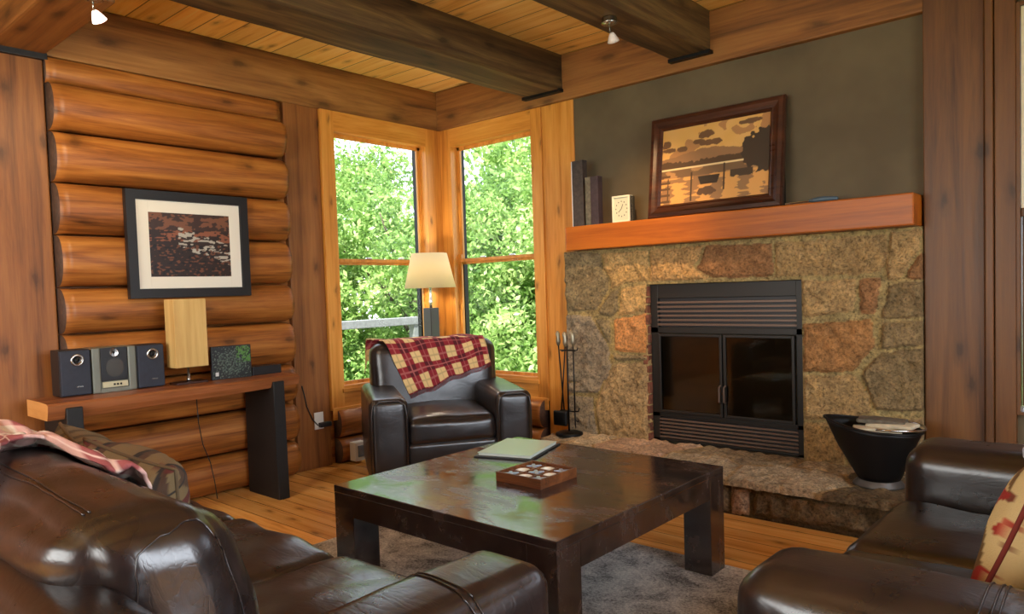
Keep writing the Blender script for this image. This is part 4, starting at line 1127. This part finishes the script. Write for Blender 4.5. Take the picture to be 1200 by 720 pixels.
# ================================================================== FIRE TOOLS
ft = empty('fire_tool_stand', 'black iron fire tool stand on the left end of the hearth', 'fire tool stand', (1.475, -0.245, 0.216))
bm = bmesh.new(); lathe(bm, [(0.0001, 0.0), (0.095, 0.0), (0.098, 0.006), (0.095, 0.018), (0.07, 0.026), (0.02, 0.028), (0.0001, 0.03)], 36); obj('stand_base', bm, M['iron'], ft, True)
bm = bmesh.new(); tube(bm, [(0, 0, 0.02), (0, 0, 0.69)], 0.0065, 10); obj('pole', bm, M['iron'], ft, True)
bm = bmesh.new()
tube(bm, [(-0.06, 0.0, 0.60), (0.075, 0.0, 0.60)], 0.005, 8); tube(bm, [(0.0, -0.06, 0.60), (0.0, 0.05, 0.60)], 0.005, 8)
tube(bm, [(0.070, 0, 0.60), (0.09, 0, 0.605), (0.095, 0, 0.62)], 0.004, 8)
obj('hook_arm', bm, M['iron'], ft, True)
bm = bmesh.new(); tube(bm, [(0.0, 0, 0.17), (0.05, 0, 0.17), (0.085, 0, 0.175), (0.095, 0, 0.20)], 0.005, 8); obj('lower_hook', bm, M['iron'], ft, True)
def tool_handle(bm, p):
    x, y, z = p; tube(bm, [(x, y, z), (x, y, z + 0.03), (x, y, z + 0.06), (x - 0.004, y, z + 0.085), (x - 0.006, y, z + 0.105)], [0.009, 0.017, 0.012, 0.016, 0.006], 10)
M['brass'] = plain('aged_pewter_handle', srgb(150, 144, 124), 0.35, metal=0.7)
def tool(name, label, x, y, lean_, kind):
    r_ = empty(name, label, 'fire tool', (1.475 + x, -0.245 + y, 0.216), 0, 'fireplace tools on the stand')
    bm = bmesh.new(); tube(bm, [(lean_, 0, 0.64), (lean_ * 0.5, 0, 0.40), (0, 0, 0.17)], 0.005, 8); obj('shaft', bm, M['iron'], r_, True)
    bm = bmesh.new(); tool_handle(bm, (lean_, 0, 0.63)); obj('handle', bm, M['brass'], r_, True)
    bm = bmesh.new()
    if kind == 'poker': tube(bm, [(0, 0, 0.17), (0, 0, 0.09), (0.004, 0, 0.05)], [0.006, 0.005, 0.002], 8); tube(bm, [(0, 0, 0.11), (0.025, 0, 0.10), (0.035, 0, 0.12)], [0.005, 0.004, 0.002], 8); nm = 'hook'
    elif kind == 'shovel':
        softbox(bm, (0, -0.012, 0.125), (0.115, 0.02, 0.105), 0.009, (0, 0.012, 0), 6); nm = 'blade'
    else:
        softbox(bm, (0, 0, 0.12), (0.07, 0.035, 0.10), 0.012, (0, 0, 0), 6, 0.004, 30); nm = 'bristles'
    obj(nm, bm, M['iron'], r_, True)
    return r_
tool('fire_poker', 'thin poker hanging at the right of the fire tool stand', 0.055, 0.0, 0.0, 'poker')
tool('fire_shovel', 'black ash shovel hanging at the front of the fire tool stand', -0.03, -0.045, 0.05, 'shovel')
tool('hearth_brush', 'black hearth brush leaning out at the left of the fire tool stand', -0.055, 0.02, -0.035, 'brush')

# ================================================================== COAL SCUTTLE
sc_ = empty('coal_scuttle', 'black metal coal scuttle with a long spout on the right end of the hearth', 'bucket', (3.535, -0.40, 0.212))
bm = bmesh.new(); seg = 44
def scut(k, a):
    """k 0 bottom..1 rim ; elongated spout towards -x"""
    c, s = math.cos(a), math.sin(a)
    rx = 0.100 + 0.100 * k; ry = 0.100 + 0.060 * k
    x = rx * c; y = ry * s
    if c < 0: x = -(0.095 + 0.165 * k ** 1.0) * abs(c) ** 0.9; y = ry * s * (1 - 0.35 * k * abs(c) ** 2)
    z = 0.035 + 0.258 * k
    if k > 0.6: z += 0.035 * (k - 0.6) / 0.4 * max(0, -c) - 0.012 * (k - 0.6) / 0.4 * max(0, c)
    return Vector((x, y, z))
ks = [i / 12 for i in range(13)]
outer = [[bm.verts.new(scut(k, 2 * PI * i / seg)) for i in range(seg)] for k in ks]
inner = [[bm.verts.new(scut(k, 2 * PI * i / seg) * 1 + Vector((-0.006 * math.cos(2 * PI * i / seg), -0.006 * math.sin(2 * PI * i / seg), 0.0))) for i in range(seg)] for k in ks]
for R_ in (outer, inner):
    for a, b in zip(R_[:-1], R_[1:]):
        for i in range(seg): bm.faces.new((a[i], a[(i + 1) % seg], b[(i + 1) % seg], b[i]))
for i in range(seg): bm.faces.new((outer[-1][i], outer[-1][(i + 1) % seg], inner[-1][(i + 1) % seg], inner[-1][i]))
bm.faces.new(outer[0][::-1]); bm.faces.new(inner[0])
obj('bucket', bm, M['iron'], sc_, True)
bm = bmesh.new(); tube(bm, [scut(1.0, 2 * PI * i / 60) for i in range(60)], 0.006, 8, closed=True); obj('rim', bm, M['iron'], sc_, True)
bm = bmesh.new(); lathe(bm, [(0.0001, 0.0), (0.118, 0.0), (0.120, 0.008), (0.098, 0.03), (0.097, 0.036), (0.0001, 0.036)], 36); obj('foot_ring', bm, plain('grey_foot', srgb(92, 88, 84), 0.5, metal=0.5), sc_, True)
bm = bmesh.new(); tube(bm, [(0.03 + 0.185 * math.cos(a) * 0.98, 0.158 * math.sin(a), 0.298 + 0.010 * abs(math.sin(a))) for a in np.linspace(-PI / 2, PI / 2, 14)], 0.006, 8); obj('bail_handle', bm, M['chrome'], sc_, True)
# newspapers lying in it
paper = plain('newspaper', srgb(196, 184, 156), 0.8, noisy=0.15)
for k, (dx, dy, dz, rz, ry, lb) in enumerate(((-0.01, -0.02, 0.288, 0.35, 0.03, 'lower folded newspaper in the coal scuttle'), (0.05, 0.015, 0.308, -0.15, -0.04, 'upper folded newspaper lying in the coal scuttle'), (0.0, 0.03, 0.325, 0.05, 0.02, 'thin dark folded paper on top in the coal scuttle'))):
    bm = bmesh.new(); softbox(bm, (0, 0, 0.0), (0.22, 0.12, 0.018), 0.007, (0, 0, 0.006), 8, 0.006, 12, k)
    o = obj('newspaper', bm, paper if k < 2 else plain('dark_newsprint', srgb(96, 88, 74), 0.8, noisy=0.4), None, True)
    o.location = (3.545 + dx, -0.40 + dy, 0.208 + dz); o.rotation_euler = (0, ry, rz)
    tag(o, lb, 'newspaper', 'papers in the scuttle')

# ================================================================== SOFA (left, seen from behind)
sf = empty('leather_sofa', 'large dark brown leather sofa in the left foreground seen from behind', 'sofa', (2.38, -3.50, 0))
SX = 1.16
def s_(x): return x - 2.38
# arms
for sx, lab in ((-1, None), (1, None)):
    cx = sx * (SX - 0.12)
    bm = bmesh.new(); softbox(bm, (cx, 0.03, 0.33), (0.24, 0.87, 0.58), 0.06, (0.008, 0.012, 0.012), 16, 0.006, 4, sx * 3)
    a_ = fobj('arm', bm, M['leather'], sf)
    bm = bmesh.new()
    for off in (0.0, 0.018):
        tube(bm, hug_line(a_, [(cx - 0.2, 0.20 + off, 0.35), (cx - 0.2, 0.20 + off, 0.75), (cx + 0.2, 0.20 + off, 0.75), (cx + 0.2, 0.20 + off, 0.35)], 14), 0.0022, 5)
    fobj('stitching', bm, M['leather'], a_)
bm = bmesh.new(); softbox(bm, (0, 0.02, 0.20), (2 * SX - 0.40, 0.86, 0.26), 0.03, (0, 0, 0), 6); fobj('seat_base', bm, M['leather'], sf)
for k in range(3):
    w = 1.84 / 3; cx = -0.92 + w * (k + 0.5)
    bm = bmesh.new(); softbox(bm, (cx, 0.12, 0.375), (w - 0.006, 0.72, 0.17), 0.05, (0, 0.015, 0.022), 20, 0.012, 5, k * 4 + 1)
    fobj('seat_cushion', bm, M['leather'], sf)
bm = bmesh.new(); softbox(bm, (0, -0.44, 0.42), (2 * SX - 0.06, 0.17, 0.72), 0.06, (0, 0.008, 0.01), 14, 0.005, 4, 8); fobj('back_frame', bm, M['leather'], sf)
CUSH = []
for k in range(2):
    w = 0.925; cx = -0.93 + w * (k + 0.5)
    def bt(q, p):
        q.y += -0.06 * (q.z / 0.22) ; 
        return q
    bm = bmesh.new(); softbox(bm, (cx, -0.27, 0.665), (w - 0.004, 0.27, 0.45), 0.10, (0.03, 0.05, 0.012), 30, 0.016, 3.6, 20 + k, taper=bt)
    c_ = fobj('back_cushion', bm, M['leather'], sf)
    bm = bmesh.new()
    for off in (0.0, 0.022):
        tube(bm, hug_line(c_, [(cx - w / 2 + 0.08, -0.395 - off, 0.93), (cx + w / 2 - 0.10, -0.395 - off, 0.93)], 50, 0.0012), 0.0022, 5)
    tube(bm, hug_line(c_, [(cx + w / 2 + 0.03, -0.40, 0.60), (cx + w / 2 + 0.02, -0.36, 0.84), (cx + w / 2 + 0.0, -0.24, 0.90), (cx + w / 2 + 0.02, -0.15, 0.80), (cx + w / 2 + 0.03, -0.12, 0.60)], 16, 0.001), 0.002, 5)
    fobj('stitching', bm, M['leather'], c_)
    CUSH.append(c_)
# throw over the sofa back at the left end
RED2 = (srgb(204, 160, 148)[:3], srgb(150, 78, 76)[:3], srgb(222, 210, 194)[:3], srgb(226, 196, 182)[:3])
from mathutils.bvhtree import BVHTree
_vv, _pp = [], []
for c_ in CUSH:
    b0 = len(_vv); _vv += [v.co.copy() for v in c_.data.vertices]; _pp += [tuple(b0 + q for q in p.vertices) for p in c_.data.polygons]
CB = BVHTree.FromPolygons(_vv, _pp)
def drop(x, y):
    h_ = CB.ray_cast(Vector((x, y, 2.0)), Vector((0, 0, -1)))
    return h_[0].z if h_[0] is not None else None
def sofa_throw(s, t_):
    # cloth lying over the cushion crest; its right hem is uneven
    y = -0.455 + 0.335 * t_
    ys_ = [-0.455, -0.42, -0.35, -0.28, -0.24, -0.19, -0.12]; xr = [0.42, 0.36, 0.20, 0.22, 0.48, 0.52, 0.44]
    xm = np.interp(y, ys_, xr) + 0.02 * noise.noise(Vector((t_ * 20, 0, 0)))
    x = -0.90 + (xm + 0.90) * s
    z = drop(x, max(-0.43, min(-0.135, y)))
    if z is None: z = 0.80
    if y < -0.43: z -= (-0.43 - y) * 2.5
    if y > -0.135: z -= (y + 0.135) * 4
    rd = 0.011 * (1 + math.sin(s * 34 + 5 * noise.noise(Vector((s * 3, t_ * 4, 0))))) * (0.35 + s)
    return Vector((x, y, z + 0.008 + rd + 0.010 * (noise.noise(Vector((s * 12, t_ * 10, 3))) + 0.5)))
bm = bmesh.new(); NU2, NV2 = 180, 70; grid(bm, NU2, NV2, sofa_throw)
so = obj('plaid_throw', bm, M['stripe_cloth'], None, True); so.location = sf.location
def tcol2(i, co):
    a, b = divmod(i, NV2 + 1); return plaid_color(a / NU2 * 1.15, b / NV2 * 0.42, RED2)
set_vcol(so, tcol2); solidify(so, 0.008, 0)
tag(so, 'pink red and cream plaid throw crumpled over the back of the brown sofa', 'blanket')

# pillows
def pillow(name, label, loc, size, rot, mat, colfn=None, seed=0, thick=0.13, part='welt', wm=None):
    """pinched square cushion"""
    bm = bmesh.new(); n = 72; layers = {}
    for side in (-1, 1):
        for i in range(n + 1):
            for j in range(n + 1):
                a, b = -1 + 2 * i / n, -1 + 2 * j / n
                prof = (max(0, 1 - a * a) ** 0.55) * (max(0, 1 - b * b) ** 0.55)
                pin = 1 - 0.07 * (1 - abs(a) ** 2) * abs(b) ** 3
                pin2 = 1 - 0.07 * (1 - abs(b) ** 2) * abs(a) ** 3
                w = 0.05 * noise.noise(Vector((a * 2.2 + seed, b * 2.2, side))) * prof
                w += 0.018 * noise.noise(Vector((a * 7 + seed, b * 3, side)))
                on_edge = i in (0, n) or j in (0, n)
                z = 0.0 if on_edge else side * (thick * prof + abs(w) * 0 + w * 0.35 + 0.004)
                key = (i, j, 0 if on_edge else side)
                if key not in layers: layers[key] = bm.verts.new((a * size / 2 * pin2, z, b * size / 2 * pin))
    for side in (-1, 1):
        for i in range(n):
            for j in range(n):
                q = [layers[(ii, jj, 0 if (ii in (0, n) or jj in (0, n)) else side)] for ii, jj in ((i, j), (i + 1, j), (i + 1, j + 1), (i, j + 1))]
                if side > 0: q.reverse()
                bm.faces.new(q)
    o = obj(name, bm, mat, None, True)
    o.location = loc; o.rotation_euler = rot
    if colfn: set_vcol(o, colfn)
    tag(o, label, 'cushion')
    bm = bmesh.new(); pts = []
    for k in range(4 * 20):
        s, f = divmod(k, 20); f = -1 + 2 * f / 20
        a, b = [(f, -1), (1, f), (-f, 1), (-1, -f)][s]
        pin = 1 - 0.07 * (1 - abs(a) ** 2) * abs(b) ** 3; pin2 = 1 - 0.07 * (1 - abs(b) ** 2) * abs(a) ** 3
        pts.append((a * size / 2 * pin2, 0, b * size / 2 * pin))
    tube(bm, pts, 0.006, 6, closed=True)
    obj(part, bm, wm or mat, o, True)
    return o
def brown_plaid(i, co):
    L = lambda *c: srgb(*c)[:3]
    a = (co.x * 9 + 0.4 * noise.noise(co * 5)) % 1; b = (co.z * 6) % 1
    c = L(126, 104, 70)
    if a < 0.3: c = L(84, 60, 44)
    if b < 0.2: c = L(98, 48, 40)
    if a < 0.12 or 0.5 < b < 0.56: c = L(52, 44, 38)
    return c
def floral(i, co):
    L = lambda *c: srgb(*c)[:3]
    n1 = noise.noise(co * 15 + Vector((3, 1, 2))); n2 = noise.noise(co * 24); n3 = noise.noise(co * 6 + Vector((9, 9, 1)))
    c = L(206, 182, 128)
    if n1 > 0.30: c = L(156, 44, 34) if n2 > -0.1 else L(188, 96, 70)
    elif n3 > 0.33: c = L(112, 84, 44)
    elif n2 > 0.4: c = L(120, 60, 40)
    return c
wcl = plain('pillow_welt_tan', srgb(104, 84, 58), 0.9); wrd = plain('pillow_welt_red', srgb(120, 44, 34), 0.9)
pillow('throw_pillow', 'brown and olive plaid pillow standing on the sofa seat, in front of the other pillow', (2.12, -3.40, 0.625), 0.35, (0.40, 0.25, 0.45), M['stripe_cloth'], brown_plaid, 2, wm=wcl)
pillow('throw_pillow', 'olive pillow half hidden between the plaid throw and the brown plaid pillow on the sofa', (1.78, -3.43, 0.635), 0.36, (0.3, 0.1, -0.15), M['stripe_cloth'], lambda i, co: srgb(122, 104, 76)[:3] if (co.x * 12) % 1 > 0.4 else srgb(92, 78, 56)[:3], 8, wm=wcl)

# ================================================================== LOVESEAT (right)
lv = empty('leather_loveseat', 'dark brown leather loveseat at the right edge facing the coffee table', 'loveseat', (4.36, -2.05, 0))
for y0, y1, sd in ((-2.92, -2.645, 1), (-1.50, -1.215, 2)):
    cy = (y0 + y1) / 2 + 2.05; wy = y1 - y0
    bm = bmesh.new(); softbox(bm, (0.03, cy, 0.345), (0.98, wy, 0.61), 0.075, (0.012, 0.006, 0.012), 16, 0.005, 4, sd * 5)
    a_ = fobj('arm', bm, M['leather'], lv)
    bm = bmesh.new()
    for off in (0.0, 0.018, 0.03):
        tube(bm, hug_line(a_, [(-0.02 + off, cy - 0.25, 0.35), (-0.02 + off, cy - 0.25, 0.8), (-0.02 + off, cy + 0.25, 0.8), (-0.02 + off, cy + 0.25, 0.35)], 14), 0.0022, 5)
    fobj('stitching', bm, M['leather'], a_)
bm = bmesh.new(); softbox(bm, (0.02, -0.022, 0.20), (0.94, 1.20, 0.26), 0.03, (0, 0, 0), 6); fobj('seat_base', bm, M['leather'], lv)
for k, (a, b) in enumerate(((-2.645, -2.075), (-2.07, -1.50))):
    bm = bmesh.new(); softbox(bm, (-0.115, (a + b) / 2 + 2.05, 0.375), (0.74, b - a - 0.006, 0.17), 0.05, (0.015, 0, 0.024), 20, 0.010, 5, 40 + k)
    fobj('seat_cushion', bm, M['leather'], lv)
    bm = bmesh.new(); softbox(bm, (0.26, (a + b) / 2 + 2.05, 0.66), (0.25, b - a - 0.006, 0.44), 0.09, (0.03, 0.0, 0.02), 16, 0.010, 4, 50 + k)
    fobj('back_cushion', bm, M['leather'], lv)
bm = bmesh.new(); softbox(bm, (0.45, -0.02, 0.42), (0.17, 1.68, 0.72), 0.06, (0, 0, 0), 8); fobj('back_frame', bm, M['leather'], lv)
pillow('throw_pillow', 'cream pillow with red floral print leaning on the right hand loveseat', (4.42, -2.27, 0.63), 0.44, (0.30, 0.22, 1.15), M['stripe_cloth'], floral, 5, 0.12, wm=wrd)
bm = bmesh.new(); softbox(bm, (0, 0, 0.03), (0.22, 0.26, 0.06), 0.02, (0, 0, 0.01), 10, 0.006, 9, 2)
bk = obj('folded_blanket', bm, M['stripe_cloth'], None, True); bk.location = (4.36, -1.34, 0.632)
set_vcol(bk, lambda i, co: srgb(200, 196, 206)[:3] if noise.noise(co * 18) > -0.05 else srgb(150, 104, 108)[:3])
tag(bk, 'small folded pale blanket on the far arm of the loveseat', 'blanket')

# ================================================================== CEILING SPOTLIGHTS
def spotlight(label, base, beamz, head, lit, target):
    s = empty('ceiling_spotlight', label, 'spotlight', (base[0], base[1], beamz), 0, 'ceiling spotlights')
    bm = bmesh.new(); lathe(bm, [(0.0001, 0.0), (0.038, 0.0), (0.040, -0.006), (0.040, -0.026), (0.044, -0.032), (0.0001, -0.034)], 28); obj('canopy', bm, M['chrome'], s, True)
    hd = Vector(head) - Vector((base[0], base[1], beamz))
    bm = bmesh.new(); tube(bm, [(0, 0, -0.03), (0.0, 0.0, -0.07), hd * 1.0], 0.004, 8); obj('stem', bm, M['chrome'], s, True)
    bm = bmesh.new(); lathe(bm, [(0.008, 0.018), (0.014, 0.012), (0.026, -0.014), (0.032, -0.030), (0.029, -0.030), (0.012, 0.006)], 24)
    d = (Vector(target) - Vector(head)).normalized(); q = (-d).to_track_quat('Z', 'Y').to_matrix().to_4x4()
    bmesh.ops.transform(bm, matrix=Matrix.Translation(hd) @ q, verts=bm.verts); obj('lamp_head', bm, plain('frosted_glass_head', srgb(220, 212, 205), 0.3) if not lit else emit('glowing_head', (1.0, 0.80, 0.66, 1), 3.0), s, True)
    bm = bmesh.new(); bmesh.ops.create_uvsphere(bm, u_segments=14, v_segments=10, radius=0.014, matrix=Matrix.Translation(hd + d * 0.018))
    obj('bulb', bm, emit('halogen_bulb', (1.0, 0.82, 0.62, 1), 60 if lit else 8), s, True)
    return s
spotlight('glowing halogen spotlight hanging under the beam at the upper left corner', (1.06, -3.07, 0), 2.62, (1.035, -3.05, 2.535), True, (1.3, -2.4, 1.0))
spotlight('small spotlight with a chrome canopy under the cross beam above the fireplace', (2.385, -0.99, 0), 2.688, (2.42, -1.02, 2.575), False, (2.2, -0.2, 1.4))
light('SPOT', 'spotlight_light_left', (1.05, -3.0, 2.46), 30, (1.0, 0.78, 0.5), target=(0.2, -2.4, 1.2), spot=150, blend=0.8, radius=0.03)
light('SPOT', 'spotlight_light_fireplace', (2.36, -0.91, 2.47), 62, (1.0, 0.62, 0.30), target=(1.95, -0.12, 1.36), spot=74, blend=1.0, radius=0.02)

# ================================================================== OUTSIDE
dk = wood('bounce_deck_boards', srgb(150, 142, 128), srgb(182, 174, 160), srgb(204, 198, 184), grain='y', rough=0.8, plank=0.14, plank_axis='x', seam=0.01, knots=0)
structure(obj('trim_14', B(-2.15, -0.32, -4.0, 1.5, -0.16, -0.10), dk), 'unseen deck boards added outside the left window, pale to bounce sunlight in')  # unseen deck, added so its pale boards bounce sun up to the ceiling
gm = NT('outdoor_grass'); n = gm.noise(gm.coord(), 3, 5); gm.color(gm.ramp(n, [(0.3, srgb(70, 96, 40)), (0.7, srgb(120, 148, 70))])); gm.set(Roughness=1.0)
structure(obj('ground', B(-40, 40, -40, 40, -1.6, -1.5), gm.m), 'grassy ground outside')
dr = empty('deck_railing', 'weathered grey deck railing seen through the left window', 'railing', (-2.0, 0.0, 0))
bm = B(-0.06, 0.06, -4.0, 1.45, 0.885, 0.975, 0.008); obj('top_rail', bm, M['grey_rail'], dr)
for y in (-1.6, -0.35, 1.38):
    obj('post', B(-0.045, 0.045, y - 0.05, y + 0.05, -1.5, 0.885, 0.004), M['grey_rail'], dr)

lm = NT('leaf_green'); hue = lm.noise(lm.coord(), 0.9, 3); n5 = lm.noise(lm.coord(), 7, 2)
c = lm.ramp(lm.math('ADD', lm.math('MULTIPLY', hue, .5), lm.math('MULTIPLY', n5, .5)), [(0.38, srgb(84, 120, 58)), (0.5, srgb(132, 168, 86)), (0.62, srgb(190, 210, 140))])
lm.color(c); lm.set(Roughness=0.45)
tr2 = lm.new('ShaderNodeBsdfTranslucent'); lm.link(c, tr2.inputs[0]); m3 = lm.new('ShaderNodeMixShader'); m3.inputs[0].default_value = 0.5
lm.link(lm.b.outputs[0], m3.inputs[1]); lm.link(tr2.outputs[0], m3.inputs[2]); lm.link(m3.outputs[0], lm.n['Material Output'].inputs[0])
bark = plain('tree_bark', srgb(92, 80, 66), 0.9, noisy=0.4)
def crown_mesh(seed, n_leaf, rad, hgt, zc, leaf=0.09):
    rs = np.random.RandomState(seed)
    nb = 90
    d = rs.normal(size=(nb, 3)); d /= np.linalg.norm(d, axis=1)[:, None]
    bl = d * (rs.uniform(0.35, 1.0, (nb, 1)) ** 0.5) * np.array([rad, rad, hgt]); br = rs.uniform(0.25, 0.55, nb) * rad * 0.55
    k = rs.randint(0, nb, n_leaf); q = rs.normal(size=(n_leaf, 3)); q /= np.linalg.norm(q, axis=1)[:, None]
    P = bl[k] + q * br[k][:, None] * rs.uniform(0.6, 1.0, (n_leaf, 1)); P[:, 2] += zc
    a = rs.normal(size=(n_leaf, 3)); a /= np.linalg.norm(a, axis=1)[:, None]
    b = np.cross(a, rs.normal(size=(n_leaf, 3))); b /= np.linalg.norm(b, axis=1)[:, None]
    s = leaf * rs.uniform(0.6, 1.3, (n_leaf, 1))
    V = np.stack([P - a * s, P - b * s * 0.5, P + a * s, P + b * s * 0.5], 1).reshape(-1, 3)
    me = bpy.data.meshes.new('foliage'); me.vertices.add(len(V)); me.vertices.foreach_set('co', V.ravel())
    nf = n_leaf; me.loops.add(nf * 4); me.loops.foreach_set('vertex_index', np.arange(nf * 4)); me.polygons.add(nf)
    me.polygons.foreach_set('loop_start', np.arange(0, nf * 4, 4)); me.polygons.foreach_set('loop_total', np.full(nf, 4)); me.update(); me.validate()
    me.materials.append(lm.m); return me
crowns = [crown_mesh(1, 42000, 1.9, 2.6, 2.4, 0.048), crown_mesh(2, 42000, 2.2, 2.4, 2.2, 0.052)]
TREES = [  # x, y, scale, variant, label
 (-5.6, 1.2, 0.95, 0, 'leafy green tree outside the left window, straight beyond the deck rail'),
 (-4.6, 3.6, 1.0, 1, 'leafy tree outside between the two corner windows'),
 (-2.6, 4.4, 0.95, 0, 'bright leafy tree outside near the left edge of the right window'),
 (-0.9, 3.9, 0.85, 1, 'bright green tree filling the middle of the right window'),
 (-8.6, 5.0, 1.2, 0, 'taller tree further back seen through the left window'),
 (-3.6, 7.4, 1.45, 1, 'taller tree further back seen through the right window'),
 (0.6, 5.6, 1.1, 0, 'leafy tree outside at the right of the right window'),
 (-8.8, 0.6, 1.2, 1, 'distant tree left of the others through the left window'),
]
for k, (x, y, s, v, lb) in enumerate(TREES):
    r_ = empty('tree', lb, 'tree', (x, y, -1.5), random.uniform(0, 6), 'trees outside the windows'); r_.scale = (s, s, s)
    o = bpy.data.objects.new('foliage', crowns[v]); COL.objects.link(o); o.parent = r_; o['kind'] = 'stuff'
    bm = bmesh.new(); tube(bm, [(0, 0, 0), (0.05, 0.02, 1.0), (0.0, 0.06, 2.0), (-0.05, 0.0, 3.4)], [0.11, 0.09, 0.07, 0.03], 10)
    for q in range(6):
        a = q * 1.05 + k; tube(bm, [(0, 0.03, 1.2 + q * 0.25), (0.6 * math.cos(a), 0.6 * math.sin(a), 1.8 + q * 0.3), (1.2 * math.cos(a), 1.2 * math.sin(a), 2.2 + q * 0.35)], [0.04, 0.025, 0.01], 6)
    obj('trunk', bm, bark, r_, True)
